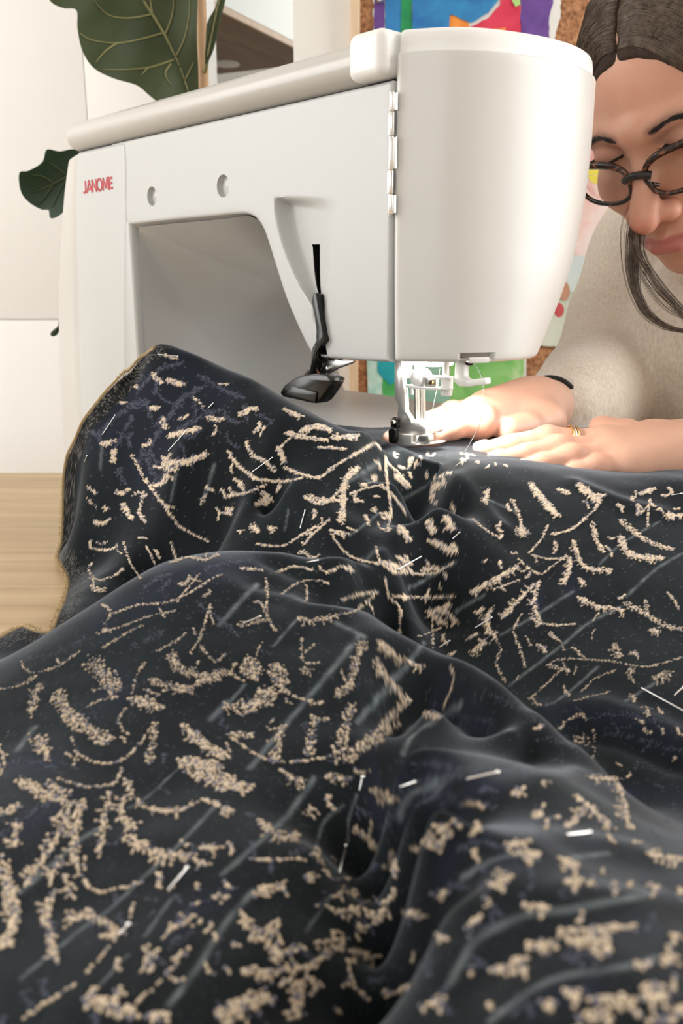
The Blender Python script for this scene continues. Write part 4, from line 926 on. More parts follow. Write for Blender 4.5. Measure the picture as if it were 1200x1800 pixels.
fill(30, (920, 1200), (1235, 1360), 10, 22, 0, lambda u, v: v < 1230+(u-920)*.55+30); fill(14, (950, 1200), (1240, 1350), 10, 22, 1)
fill(14, (1080, 1200), (845, 900), 8, 18, 0); fill(90, (1210, 1480), (860, 1790), 16, 40, 0); fill(60, (1480, 1700), (860, 1700), 20, 50, 0); fill(16, (1210, 1500), (1000, 1700), 20, 50, 1); fill(60, (-700, -10), (1180, 1790), 20, 60, 0)
fill(26, (690, 900), (793, 840), 5, 12, 0); fill(14, (700, 1180), (860, 1230), 14, 24, 0); fill(10, (500, 760), (820, 1000), 12, 22, 0)
fill(12, (150, 470), (1010, 1110), 14, 30, 0); fill(16, (720, 1190), (1360, 1790), 14, 30, 0); fill(14, (720, 1190), (1340, 1780), 20, 44, 1)
fill(40, (-200, 1400), (1810, 2400), 40, 90, 0)
# silver stripes (px width, path)
STR = [(8, (633, 1117), (573, 1190), (500, 1277), (440, 1350)), (6, (745, 1130), (693, 1197), (627, 1270)), (6, (453, 1027), (420, 1060), (385, 1100)), (3.5, (527, 1083), (480, 1137)), (7, (810, 1240), (733, 1287), (707, 1325)), (4, (430, 1205), (385, 1255)),
       (5, (446, 1492), (394, 1537)), (6, (375, 1421), (311, 1489), (262, 1534), (195, 1597), (142, 1635), (37, 1721)), (8, (446, 1567), (394, 1627), (352, 1695), (296, 1770)), (3, (315, 1350), (262, 1399), (225, 1421)), (8, (172, 1459), (142, 1477), (34, 1571)),
       (5, (300, 1582), (255, 1646)), (4, (225, 1680), (161, 1747)), (7, (0, 1435), (34, 1417)), (7, (552, 1369), (515, 1421), (489, 1451), (391, 1537)), (4, (605, 1417), (571, 1444), (549, 1507)), (3.5, (582, 1575), (537, 1639)), (3, (627, 1399), (612, 1444), (612, 1480)),
       (7, (810, 1545), (862, 1515), (907, 1504), (945, 1511)), (10, (790, 1730), (814, 1687), (832, 1657), (881, 1627), (937, 1605), (994, 1601), (1069, 1586), (1144, 1571)), (10, (860, 1798), (874, 1785), (937, 1740), (990, 1717), (1069, 1706), (1162, 1684)), (7, (1005, 1508), (1069, 1500)),
       (4, (1200, 973), (1150, 1003), (1100, 1050)), (4, (1090, 1068), (1033, 1097), (993, 1130), (895, 1206)), (4, (1007, 1040), (940, 1083), (880, 1117)), (4, (800, 1077), (850, 1047)), (4, (1153, 1200), (1100, 1233)), (3, (1053, 993), (1097, 953), (1160, 917)),
       (3.5, (1050, 1173), (987, 1227), (960, 1240)), (5, (607, 850), (667, 813)), (4, (777, 837), (707, 880)), (3, (667, 903), (613, 943)), (3, (500, 933), (507, 897)), (4, (800, 990), (717, 1037)), (5, (377, 817), (357, 883)), (4, (310, 833), (300, 883)),
       (9, (60, 1280), (30, 1320)), (8, (400, 1235), (370, 1265)), (5, (180, 780), (176, 826)), (8, (700, 1440), (720, 1400), (770, 1375)), (8, (590, 1095), (640, 1120)), (4, (860, 880), (905, 900))]
N_ = np.array([(a, b, c_, d_) for a, b, c_, d_ in NUB if -900 < a < 1900])
fi, fj = hit(N_[:, 0], N_[:, 1])
ok = (fj < NL-8) & (fi > 8) & (fi < NT-8) & (fj > 8)
# repeats of the weave on cloth the picture does not reach
N_, fi, fj = N_[ok], fi[ok], fj[ok]
print('nubs', len(N_))
# surface frame
dU = np.stack([np.gradient(Xg, axis=0), np.gradient(Yg, axis=0), np.gradient(Z, axis=0)], -1); dV = np.stack([np.gradient(Xg, axis=1), np.gradient(Yg, axis=1), np.gradient(Z, axis=1)], -1)
NV = np.cross(dU, dV); NV /= np.linalg.norm(NV, axis=-1)[..., None]+1e-12
P3_ = np.stack([Xg, Yg, Z], -1)
ii, jj = np.clip(np.round(fi).astype(int), 0, NT-1), fj.astype(int); ctr = P3_[ii, jj]
slate = N_[:, 3] == 1
rad = np.where(slate, .00042, .00049)*N_[:, 2]*np.clip(.84+(.40-ctr[:, 1])*1.7, .60, 1.2)
# thin out nubs that sit on top of each other
cell = .0009; tab = {}; keep = np.zeros(len(ctr), bool); key = np.floor(ctr/cell).astype(int); order = rng.permutation(len(ctr))
for k in order:
    kx, ky, kz = key[k]; c_, ok_ = ctr[k], True; m2 = ((1.36+max(0, c_[1]-.40)*3.2)*rad[k])**2
    for a0 in (-1, 0, 1):
        for b0 in (-1, 0, 1):
            for c0 in (-1, 0, 1):
                for q in tab.get((kx+a0, ky+b0, kz+c0), ()):
                    d = c_-ctr[q]
                    if d[0]*d[0]+d[1]*d[1]+d[2]*d[2] < m2: ok_ = False; break
                if not ok_: break
            if not ok_: break
        if not ok_: break
    if ok_: keep[k] = True; tab.setdefault((kx, ky, kz), []).append(k)
ctr, rad, slate, ii, jj = ctr[keep], rad[keep], slate[keep], ii[keep], jj[keep]; nK = len(ctr); print('kept nubs', nK)
H = np.zeros((NT, NL), np.float32); HS = np.zeros((NT, NL), np.float32); TONE = np.zeros((NT, NL), np.float32); DM = np.zeros((NT, NL), np.float32)
K = 7; off = np.arange(-K, K+1); tone_n = rng.uniform(0, 1, nK).astype(np.float32)
for c0 in range(0, nK, 4000):
    sl = slice(c0, c0+4000)
    I = np.clip(ii[sl][:, None, None]+off[None, :, None]+0*off[None, None, :], 0, NT-1); J = np.clip(jj[sl][:, None, None]+off[None, None, :]+0*off[None, :, None], 0, NL-1)
    q = ((P3_[I, J]-ctr[sl][:, None, None, :])**2).sum(-1)/(rad[sl][:, None, None]**2); dome = np.sqrt(np.clip(1-q, 0, 1)).astype(np.float32); val = dome*rad[sl][:, None, None]
    b_ = ~slate[sl]; np.maximum.at(H, (I[b_], J[b_]), val[b_]); np.maximum.at(HS, (I[~b_], J[~b_]), val[~b_]); np.maximum.at(DM, (I[b_], J[b_]), dome[b_])
    np.maximum.at(TONE, (I[b_], J[b_]), (dome[b_] > .05)*tone_n[sl][b_, None, None])
# stripes and slate wash
ST_ = np.zeros((NT, NL), np.float32)
def splat_line(A, w_, P, f=1.):
    P = smooth_line(P, 8); a, b = hit(P[:, 0], P[:, 1]); ok = (b < NL-2) & (a > 2) & (a < NT-2); a, b = a[ok], b[ok]
    if len(a) < 2: return
    for k in range(len(a)-1):
        m = int(max(abs(a[k+1]-a[k]), abs(b[k+1]-b[k])))+1
        if m > 34: continue
        for s in np.linspace(0, 1, max(2, m//2)):
            ci, cj = a[k]+(a[k+1]-a[k])*s, b[k]+(b[k+1]-b[k])*s; r = w_*.5*.72; R = int(r*2.2)+1
            i0, i1, j0, j1 = int(ci)-R, int(ci)+R+1, int(cj)-2*R, int(cj)+2*R+1
            if i0 < 0 or j0 < 0 or i1 >= NT or j1 >= NL: continue
            d2 = ((np.arange(i0, i1)-ci)**2)[:, None]/(r*r)+((np.arange(j0, j1)-cj)**2)[None]/(r*r*2.2)
            A[i0:i1, j0:j1] = np.maximum(A[i0:i1, j0:j1], f*np.exp(-d2*1.1))
cI, cJ, cR = [], [], []
for w_, *P in STR:
    P = smooth_line(P, 14); a, b = hit(P[:, 0], P[:, 1])
    for k in range(len(a)-1):
        if max(b[k], b[k+1]) >= NL-3 or min(a[k], a[k+1]) < 3 or max(a[k], a[k+1]) > NT-4: continue
        pa, pb = P3_[int(a[k]), int(b[k])], P3_[int(a[k+1]), int(b[k+1])]; g_ = np.linalg.norm(pb-pa)
        if g_ > .012: continue
        for q in np.linspace(0, 1, int(g_/.0004)+2):
            cI.append(int(round(a[k]+(a[k+1]-a[k])*q))); cJ.append(int(round(b[k]+(b[k+1]-b[k])*q))); cR.append(w_*.5*math.hypot(pa[1], pa[2]-ZC)/1500*1.35)
cI, cJ, cR = np.array(cI), np.array(cJ), np.array(cR); off = np.arange(-8, 9)
for c0 in range(0, len(cI), 4000):
    sl = slice(c0, c0+4000); I = np.clip(cI[sl][:, None, None]+off[None, :, None]+0*off[None, None, :], 0, NT-1); J = np.clip(cJ[sl][:, None, None]+off[None, None, :]+0*off[None, :, None], 0, NL-1)
    q = ((P3_[I, J]-P3_[cI[sl], cJ[sl]][:, None, None, :])**2).sum(-1)/(cR[sl][:, None, None]**2); np.maximum.at(ST_, (I, J), np.exp(-q*1.1).astype(np.float32))
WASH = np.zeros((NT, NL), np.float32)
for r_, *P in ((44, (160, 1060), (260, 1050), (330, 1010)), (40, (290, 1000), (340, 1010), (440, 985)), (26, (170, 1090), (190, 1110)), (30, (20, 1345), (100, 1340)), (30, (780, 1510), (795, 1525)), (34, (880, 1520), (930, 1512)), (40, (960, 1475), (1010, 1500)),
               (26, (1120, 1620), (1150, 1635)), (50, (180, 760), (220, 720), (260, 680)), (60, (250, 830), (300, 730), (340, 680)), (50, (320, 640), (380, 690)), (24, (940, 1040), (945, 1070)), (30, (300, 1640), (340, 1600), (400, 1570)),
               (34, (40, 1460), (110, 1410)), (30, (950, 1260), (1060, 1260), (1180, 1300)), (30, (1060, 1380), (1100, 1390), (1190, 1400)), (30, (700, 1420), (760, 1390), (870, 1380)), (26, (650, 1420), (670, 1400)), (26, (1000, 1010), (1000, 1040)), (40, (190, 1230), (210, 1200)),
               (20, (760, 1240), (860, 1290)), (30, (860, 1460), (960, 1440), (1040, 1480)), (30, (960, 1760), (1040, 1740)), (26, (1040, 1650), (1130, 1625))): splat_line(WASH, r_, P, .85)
print('pattern ok')
# edge of the cloth
EP = [hitp(u, v)[:2] for u, v in ((270, 617), (245, 630), (205, 668), (170, 707), (142, 747), (124, 787), (113, 830), (109, 875))]
EP.append(pt(104, 925, EP[-1][1]-.008)[:2])
EP[0] = EP[0]+np.array([0, .002])
for u, v in ((101, 975), (106, 998), (118, 1018), (113, 1052), (102, 1085), (88, 1110), (62, 1110), (40, 1103), (15, 1112), (-20, 1132), (-80, 1165), (-200, 1215)):
    a, b = ratio(u, v); Y = (-.0165-ZC)/b; EP.append(np.array([a*Y, Y]))
EP = smooth_line(EP, 6)
EP2 = np.concatenate([[[EP[0][0]+.012, .655], [EP[0][0]+.004, .63]], EP, [[-.42, .36], [-.7, .3], [-.7, .05], [.7, .05], [.7, .66], [.05, .665]]])
inside = in_poly(np.column_stack([Xg.ravel(), Yg.ravel()]), EP2).reshape(NT, NL)
# distance to the raw edge, along the cloth
E3 = np.column_stack([EP, np.interp(0, [0], [0])*np.ones(len(EP))])
ZE = zat(EP[:, 0], EP[:, 1])
ED = np.full((NT, NL), 1., np.float32); iw = int((.0-tt[0])/DT)
sub = (slice(0, iw), slice(NL//3, NL))
Xs, Ys, Zs = Xg[sub], Yg[sub], Z[sub]; d2 = np.full(Xs.shape, 1.)
for k in range(0, len(EP)-1):
    a, b = np.array([*EP[k], ZE[k]]), np.array([*EP[k+1], ZE[k+1]]); ab = b-a; L2 = ab.dot(ab)
    t = np.clip(((Xs-a[0])*ab[0]+(Ys-a[1])*ab[1]+(Zs-a[2])*ab[2])/L2, 0, 1)
    d2 = np.minimum(d2, (Xs-a[0]-t*ab[0])**2+(Ys-a[1]-t*ab[1])**2+(Zs-a[2]-t*ab[2])**2)
ED[sub] = np.sqrt(d2)
selv = np.clip((.0135+.0012*smooth_noise(Xg, Yg, 500, 5)-ED)/.0012, 0, 1)
# colours
rs = np.random.RandomState(3)
mott = .5+.5*smooth_noise(Xg, Yg, 700, 9)+rs.uniform(-.25, .25, Xg.shape)
base = np.array([.0125, .0155, .0185])[None, None]*(1-.35*mott[..., None])+np.array([.004, .0065, .0075])[None, None]*(np.clip(smooth_noise(Xg, Yg, 60, 12), 0, 1)*1.6+np.clip(smooth_noise(Xg, Yg, 210, 14), 0, 1))[..., None]
cov = np.clip(H/.00020, 0, 1)[..., None]; covs = np.clip(HS/.00022, 0, 1)[..., None]
sil_c = np.array([.19, .22, .235]); st = np.clip(ST_*(.55+.55*rs.uniform(0, 1, Xg.shape))*(.7+.5*smooth_noise(Xg, Yg, 900, 21)), 0, 1)[..., None]
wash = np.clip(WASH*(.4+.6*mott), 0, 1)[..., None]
beige = np.array([.72, .56, .39])*(1-TONE[..., None]*.45)+np.array([.86, .76, .62])*TONE[..., None]*.45+0*base
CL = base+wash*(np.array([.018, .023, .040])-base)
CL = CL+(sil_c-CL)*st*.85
CL = CL+(np.array([.10, .11, .165])*(.4+.6*rs.uniform(0, 1, Xg.shape)[..., None])-CL)*covs*.8
fleck = (rs.uniform(0, 1, Xg.shape) > .993)[..., None]*(1-selv[..., None]); CL = CL+(np.array([.16, .16, .17])-CL)*fleck*.6
lil = (np.abs(TONE-.12) < .11)[..., None]; beige = np.where(lil, np.array([.26, .25, .30]), beige)
CL = CL+(beige*(.34+.66*np.clip((DM-.25)/.6, 0, 1)[..., None])-CL)*cov  # bead shading put into the colour: bright crown, darker nub edges
# selvage: open dark weave with pale weft specks
su = rs.uniform(0, 1, Xg.shape); su = su*(.72+.28*(np.arange(NL)%3 != 0))[None, :]
sp_ = np.clip((su-.66)*5, 0, 1)[..., None]
CL = CL+(np.array([.012, .012, .013])*(1-sp_)+np.array([.17, .165, .15])*sp_-CL)*selv[..., None]
rim = np.clip((.0016-ED)/.0008, 0, 1)[..., None]; CL = CL+(np.array([.50, .38, .22])-CL)*rim
Hs = np.maximum(H, HS*.35)*(1-selv)*1.3+.00018*sp_[..., 0]*selv+.00008*ST_
# displace along the surface normal
NV = NV*np.sign(NV[..., 2:3]+1e-9); Q3 = P3_+NV*Hs[..., None]; PX, PY_, PZ = Q3[..., 0], Q3[..., 1], Q3[..., 2]
idx = np.arange(NT*NL).reshape(NT, NL)
qm = inside[:-1, :-1] & inside[1:, :-1] & inside[:-1, 1:] & inside[1:, 1:]
qd = np.stack([idx[:-1, :-1], idx[1:, :-1], idx[1:, 1:], idx[:-1, 1:]], -1)[qm]
used = np.zeros(NT*NL, bool); used[qd.ravel()] = True; rm = np.cumsum(used)-1; qd = rm[qd]
co = np.stack([PX, PY_, PZ], -1).reshape(-1, 3)[used]; cl = CL.reshape(-1, 3)[used]
me = bpy.data.meshes.new('fabric'); me.vertices.add(len(co)); me.vertices.foreach_set('co', co.ravel().astype(np.float32))
me.loops.add(qd.size); me.loops.foreach_set('vertex_index', qd.ravel().astype(np.int32))
me.polygons.add(len(qd)); me.polygons.foreach_set('loop_start', np.arange(0, qd.size, 4, dtype=np.int32)); me.polygons.foreach_set('use_smooth', np.ones(len(qd), bool))
me.update(calc_edges=True)
ca_ = me.color_attributes.new('weave', 'FLOAT_COLOR', 'POINT'); ca_.data.foreach_set('color', np.column_stack([cl, np.ones(len(cl))]).ravel().astype(np.float32))
na = me.attributes.new('nub', 'FLOAT', 'POINT'); na.data.foreach_set('value', np.clip(np.maximum(cov[..., 0], covs[..., 0]*.6), 0, 1).reshape(-1)[used].astype(np.float32))
mf = principled('velvet_brocade', rough=.85, Sheen_Weight=.55, Sheen_Roughness=.32, Sheen_Tint=(.60, .65, .74), Specular_IOR_Level=.12)
Nn, Ln, Bn = nodes(mf); an = Nn.new('ShaderNodeAttribute'); an.attribute_name = 'weave'; Ln.new(an.outputs['Color'], Bn.inputs['Base Color'])
t = tex_noise(mf, 2600, 2); bump(mf, t, .35, .0003)
an2 = Nn.new('ShaderNodeAttribute'); an2.attribute_name = 'nub'; mr = Nn.new('ShaderNodeMapRange'); mr.inputs['To Min'].default_value = .55; mr.inputs['To Max'].default_value = .05
Ln.new(an2.outputs['Fac'], mr.inputs['Value']); Ln.new(mr.outputs[0], Bn.inputs['Sheen Weight'])
mr2 = Nn.new('ShaderNodeMapRange'); mr2.inputs['To Min'].default_value = .10; mr2.inputs['To Max'].default_value = .4
Ln.new(an2.outputs['Fac'], mr2.inputs['Value']); Ln.new(mr2.outputs[0], Bn.inputs['Specular IOR Level'])
me.materials.append(mf); fab = bpy.data.objects.new('brocade_fabric', me); COL.objects.link(fab)
tag(fab, 'black and navy velvet fabric with beige sprigs, draped over table and machine bed', 'fabric')
# frayed fringe along the raw edge
random.seed(5); fr_ = []
cum = np.concatenate([[0], np.cumsum(np.linalg.norm(np.diff(np.column_stack([EP, ZE]), axis=0), axis=1))])
E3 = np.column_stack([EP, ZE]); s = 0
while s < cum[-1]:
    p = np.array([np.interp(s, cum, E3[:, k]) for k in range(3)]); p2 = np.array([np.interp(min(s+.003, cum[-1]), cum, E3[:, k]) for k in range(3)])
    t_ = p2-p; t_ /= np.linalg.norm(t_)+1e-9; o_ = np.array([t_[1], -t_[0], 0]); o_ /= np.linalg.norm(o_)+1e-9
    if o_[0] > 0 and s < .25: o_ = -o_
    o_ = o_ if in_poly(np.array([(p+o_*.004)[:2]]), EP2)[0] == False else -o_
    for _ in range(2):
        L = random.uniform(.0016, .0034); d_ = o_*L+t_*random.uniform(-.001, .001)+np.array([0, 0, random.uniform(-.0006, .0012)])
        q0 = p-o_*.0008+np.array([0, 0, random.uniform(-.0002, .0008)]); q1 = q0+d_*.6+np.array([0, 0, .0004]); q2 = q0+d_*1.05+np.array([0, 0, random.uniform(-.0006, .0006)])
        q2[2] = max(q2[2], TABLE_Z+.0006)
        fr_.append(([q0, q1, q2], [.00022, .0002, .00012]))
    s += random.uniform(.00035, .0006)
M_['yarn'] = noisy('beige_yarn', [(.35, (.46, .33, .17)), (.7, (.60, .46, .27))], 800, .9)
fo = tubes('frayed_fringe', fr_, M_['yarn'], fab, 4); fo['kind'] = 'stuff'; fo['label'] = 'pale beige frayed yarn edge'
Eo = E3.copy(); tube('edge_cord', [(p[0], p[1], max(p[2]+.0002, TABLE_Z+.0012)) for p in Eo], .0009, M_['yarn'], fab, 6)['label'] = 'beige cord along the raw edge'
# ---- pins stuck in the cloth
PINS = [(181, 765, 203, 735, 'on the hill near its frayed left edge'), (296, 793, 325, 764, 'on the hill, right of the frayed edge'), (147, 815, 153, 806, 'short, closest to the frayed edge'), (445, 832, 478, 809, 'below the black lever pad, on the slope'),
        (528, 930, 537, 903, 'standing steeply on the middle fold'), (366, 720, 374, 713, 'tiny tip showing high on the hill'), (700, 1003, 740, 984, 'right of the dark roll opening'), (795, 950, 806, 941, 'tiny tip on the far slope'), (835, 1106, 862, 1090, 'on the far slope among sprigs'),
        (773, 1140, 788, 1132, 'short, just above the near mound'), (428, 1098, 457, 1089, 'bright, on the near mound beside its top'), (540, 991, 558, 991, 'lying flat at the top of the left mound'), (1130, 1213, 1203, 1257, 'long, at the right edge of the cloth'),
        (1185, 1225, 1200, 1213, 'second one at the right edge, above the long pin'), (1180, 873, 1197, 872, 'under the bare forearm'), (800, 822, 815, 812, 'just in front of the presser foot'), (704, 1387, 730, 1382, 'bright and short on the near roll top'),
        (822, 1372, 872, 1365, 'long one lying on top of the near roll'), (632, 1393, 637, 1373, 'upright in the dark valley beside the near roll'), (596, 1535, 608, 1493, 'bright and upright in the valley left of the roll'), (995, 1470, 1033, 1471, 'bright, on the right of the near roll'),
        (298, 1566, 330, 1533, 'on the near left cloth beside silver stripes'), (212, 1645, 228, 1632, 'half buried low on the left cloth'), (278, 626, 313, 632, 'at the very top of the hill')]
M_['pin'] = principled('pin_steel', (.86, .86, .86), .25, 1)
for u0, v0, u1, v1, txt in PINS:
    a, b = hitp(u0, v0), hitp(u1, v1)
    if np.linalg.norm(b-a) > .06: b = a+(b-a)/np.linalg.norm(b-a)*.03
    n_ = np.array([0, -.25, 1.]); n_ /= np.linalg.norm(n_); a2, b2 = a+n_*.0006, b+n_*.0016
    e = tag(empty('pin', tuple((a2+b2)/2)), 'steel pin '+txt, 'pin', 'straight pins in the fabric'); c0 = (a2+b2)/2
    near = a[1] < .33; r_ = .00032 if not near else .00042
    V, F = tube_data([a2-c0-(b2-a2)*.05, a2-c0, b2-c0], [r_*.5, r_, r_], 8); mesh_obj('shaft', V, F, M_['pin'], e, True, 60)
    bm = bmesh.new(); bmesh.ops.create_icosphere(bm, subdivisions=2, radius=r_*1.9, matrix=Matrix.Translation(Vector(b2-c0))); bm_obj('pin_head', bm, M_['pin'], e)
# loose threads of the machine
tube('thread', smooth_line([W_ for W_ in (pt(826, 641, .568), pt(838, 645, .562), pt(848, 672, .557), pt(850, 705, .555), pt(843, 745, .552), pt(828, 775, .548), pt(811, 803, .5275))], 6), .00022, M_['thread'], None, 6)
tag(bpy.data.objects['thread'], 'dark thread hanging in an arc from the head to the cloth', 'thread')
o = tube('thread', smooth_line([pt(773, 648, .585), pt(768, 680, .583), pt(762, 710, .58), (pt(757, 733, .578)), pt(754, 760, .577)], 6), .0002, M_['thread'], None, 6)
tag(o, 'dark thread running down behind the needle to the hand', 'thread')
# ---------------------------------------------------------------- signed-distance modelling for the figure
import openvdb
class SDF:
    def __init__(s, lo, hi, h):
        s.lo, s.h = np.array(lo, float), h; s.n = np.ceil((np.array(hi)-s.lo)/h).astype(int)+1
        s.A = np.full(tuple(s.n), .03, np.float32)
    def block(s, lo, hi):
        a = np.clip(np.floor((np.array(lo)-s.lo)/s.h).astype(int), 0, s.n); b = np.clip(np.ceil((np.array(hi)-s.lo)/s.h).astype(int)+1, 0, s.n)
        if (b-a).min() <= 0: return None, None
        g = [(s.lo[k]+s.h*np.arange(a[k], b[k])).astype(np.float32) for k in range(3)]
        return (slice(a[0], b[0]), slice(a[1], b[1]), slice(a[2], b[2])), (g[0][:, None, None], g[1][None, :, None], g[2][None, None, :])
    def comb(s, sl, d, k, sub=False):
        A = s.A[sl]
        if sub: d = -d; h = np.clip(k-np.abs(A-d), 0, None)/k; s.A[sl] = np.maximum(A, d)+h*h*k*.25
        else: h = np.clip(k-np.abs(A-d), 0, None)/k; s.A[sl] = np.minimum(A, d)-h*h*k*.25
    def cone(s, a, b, ra, rb, k=.006, sub=False, flat=None):
        a, b = np.array(a, float), np.array(b, float); m = max(ra, rb)+k+.006
        sl, g = s.block(np.minimum(a, b)-m, np.maximum(a, b)+m)
        if sl is None: return
        ab = b-a; L2 = ab.dot(ab)+1e-12
        t = np.clip(((g[0]-a[0])*ab[0]+(g[1]-a[1])*ab[1]+(g[2]-a[2])*ab[2])/L2, 0, 1)
        dx, dy, dz = g[0]-a[0]-t*ab[0], g[1]-a[1]-t*ab[1], g[2]-a[2]-t*ab[2]
        if flat is not None:
            n_, f = flat; q = dx*n_[0]+dy*n_[1]+dz*n_[2]; d = np.sqrt(dx*dx+dy*dy+dz*dz+(f*f-1)*q*q)
        else: d = np.sqrt(dx*dx+dy*dy+dz*dz)
        s.comb(sl, d-(ra+t*(rb-ra)), k, sub)
    def chain(s, P, R, k=.006, **kw):
        for i in range(len(P)-1): s.cone(P[i], P[i+1], R[i], R[i+1], k, **kw)
    def ell(s, c, ax, R, k=.01, sub=False):
        """ellipsoid; ax rows are its axes"""
        c = np.array(c, float); ax = np.array(ax, float); R = np.array(R, float); m = R.max()+k+.006
        sl, g = s.block(c-m, c+m)
        if sl is None: return
        d = [g[i]-c[i] for i in range(3)]
        p = [(d[0]*ax[i][0]+d[1]*ax[i][1]+d[2]*ax[i][2]) for i in range(3)]
        k0 = np.sqrt((p[0]/R[0])**2+(p[1]/R[1])**2+(p[2]/R[2])**2); k1 = np.sqrt((p[0]/R[0]**2)**2+(p[1]/R[1]**2)**2+(p[2]/R[2]**2)**2)+1e-9
        s.comb(sl, k0*(k0-1)/k1, k, sub)
    def mesh(s):
        g = openvdb.FloatGrid(.03); g.copyFromArray(s.A); V, Q = g.convertToQuads(isovalue=0.)
        return np.array(V)*s.h+s.lo, np.array(Q)[:, ::-1]
def to_mesh(name, V, Q, cols=None):
    me = bpy.data.meshes.new(name); me.vertices.add(len(V)); me.vertices.foreach_set('co', V.ravel().astype(np.float32))
    me.loops.add(Q.size); me.loops.foreach_set('vertex_index', Q.ravel().astype(np.int32)); me.polygons.add(len(Q)); me.polygons.foreach_set('loop_start', np.arange(0, Q.size, 4, dtype=np.int32))
    me.polygons.foreach_set('use_smooth', np.ones(len(Q), bool)); me.update(calc_edges=True)
    if cols is not None:
        c = me.color_attributes.new('tone', 'FLOAT_COLOR', 'POINT'); c.data.foreach_set('color', np.column_stack([cols, np.ones(len(cols))]).ravel().astype(np.float32))
    return me
def relax(V, Q, n=2):
    """Laplacian smoothing"""
    e = np.concatenate([Q[:, [0, 1]], Q[:, [1, 2]], Q[:, [2, 3]], Q[:, [3, 0]]]); cnt = np.bincount(e.ravel(), minlength=len(V))[:, None]
    for _ in range(n):
        o = np.zeros_like(V)
        for k in range(3): o[:, k] = np.bincount(e[:, 0], V[e[:, 1], k], len(V))+np.bincount(e[:, 1], V[e[:, 0], k], len(V))
        V = V*.4+.6*o/np.maximum(cnt, 1)
    return V
# ---- head frame
def unit(v): v = np.array(v, float); return v/np.linalg.norm(v)
HN = pt(1126, 270, .68)                    # bridge of the nose
HF = unit((-.62, -.58, -.55)); HROLL = math.radians(7)
u0 = unit(np.array([0, 0, 1.])-HF*HF[2]); s0 = np.cross(u0, HF)
HS_ = s0*math.cos(HROLL)+u0*math.sin(HROLL); HU = u0*math.cos(HROLL)-s0*math.sin(HROLL)
HO = HN-HF*.092
AX = [HS_, HF, HU]
def hd(x, y, z): return HO+(HS_*x+HF*y+HU*z)*.001          # head mm -> world
def local(V): d = V-HO; return np.column_stack([d@HS_, d@HF, d@HU])*1000
s = SDF(HO-.17, HO+.15, .0015)
mm = .001
s.ell(hd(0, -6, 30), AX, np.array([74, 94, 84])*mm, .02)
s.ell(hd(0, 24, -22), AX, np.array([63, 68, 84])*mm, .02)
s.ell(hd(0, 42, -72), AX, np.array([44, 42, 36])*mm, .02)
s.ell(hd(0, 76, -96), AX, np.array([17, 15, 14])*mm, .018)
for q in (-1, 1):
    s.ell(hd(q*42, 60, -34), AX, np.array([22, 18, 20])*mm, .018)
    s.cone(hd(q*6, 90, 15), hd(q*40, 78, 14), .0085, .008, .012)
    s.ell(hd(q*70, -4, -10), AX, np.array([5, 16, 30])*mm, .006)      # ears
s.cone(hd(0, 30, -70), hd(0, -45, -150), .048, .055, .02)
for q in (-1, 1): s.ell(hd(q*31, 99, 0), AX, np.array([16, 15, 11])*mm, .012, True)
for q in (-1, 1):
    s.ell(hd(q*31, 78.5, 0), AX, np.array([15, 12.5, 11.5])*mm, .004)            # lowered lids over the eyeball
s.chain([hd(0, 89, 4), hd(0, 97, -16), hd(0, 108, -34), hd(0, 114.5, -42)], [.0062, .0070, .0086, .0108], .010)
for q in (-1, 1): s.ell(hd(q*14, 100, -44), AX, np.array([8, 10, 8])*mm, .006)
s.ell(hd(0, 104, -49), AX, np.array([6, 9, 4.5])*mm, .005)
for q in (-1, 1): s.ell(hd(q*8, 107, -53), AX, np.array([3.2, 5, 3])*mm, .003, True)
s.ell(hd(0, 86, -70), AX, np.array([26, 12, 16])*mm, .014)
s.cone(hd(0, 98, -66), hd(18, 90, -69.5), .0045, .003, .004); s.cone(hd(0, 98, -66), hd(-18, 90, -69.5), .0045, .003, .004)
s.cone(hd(-9, 95.5, -75), hd(9, 95.5, -75), .0062, .0062, .004)
s.chain([hd(-23, 90, -70.3), hd(-9, 101, -70.6), hd(0, 103.5, -70), hd(9, 101, -70.6), hd(23, 90, -70.3)], [.0008, .0012, .0012, .0012, .0008], .0028, sub=True)
s.cone(hd(0, 101, -54), hd(0, 101, -61), .002, .0025, .004, sub=True)
V, Q = s.mesh(); V = relax(V, Q, 2); L = local(V)
SK = np.array([.62, .335, .235])
def skin_cols(L):
    c = np.tile(SK, (len(L), 1)); x, y, z = np.abs(L[:, 0]), L[:, 1], L[:, 2]
    def mix(m, col): c[:] = c+(np.array(col)-c)*np.clip(m, 0, 1)[:, None]
    front = np.clip((y-60)/15, 0, 1)
    mix(.5*np.exp(-((x-36)/22)**2-((z+36)/18)**2)*front, (.66, .26, .19)); mix(.55*np.exp(-(x/13)**2-((z+44)/9)**2)*front, (.62, .24, .18))
    lipw = np.clip(1.15-(x/24)**2, 0, 1); lc = np.where(z > -70, -70+5.6*np.sqrt(np.clip(lipw, 0, 1)), -70-10.5*np.sqrt(np.clip(lipw, 0, 1)))
    lip = (x < 25)*np.clip(np.where(z > -70, (lc-z)/1.5, (z-lc)/1.5), 0, 1)*(y > 84); mix(lip*.8, (.50, .15, .14))
    bz = 15+4.5*np.exp(-((x-28)/12)**2)-.0065*np.clip(x-34, 0, 99)**2
    brow = np.exp(-((z-bz)/3.4)**2)*np.clip((x-9)/5, 0, 1)*np.clip((50-x)/9, 0, 1)*front*(z > 4); mix(brow*.6, (.085, .045, .03))
    mix(.4*np.exp(-((x-31)/17)**2-((z-5)/7)**2)*front, (.40, .17, .12))
    return c
Hc = skin_cols(L)
parts = [(V, Q, Hc)]
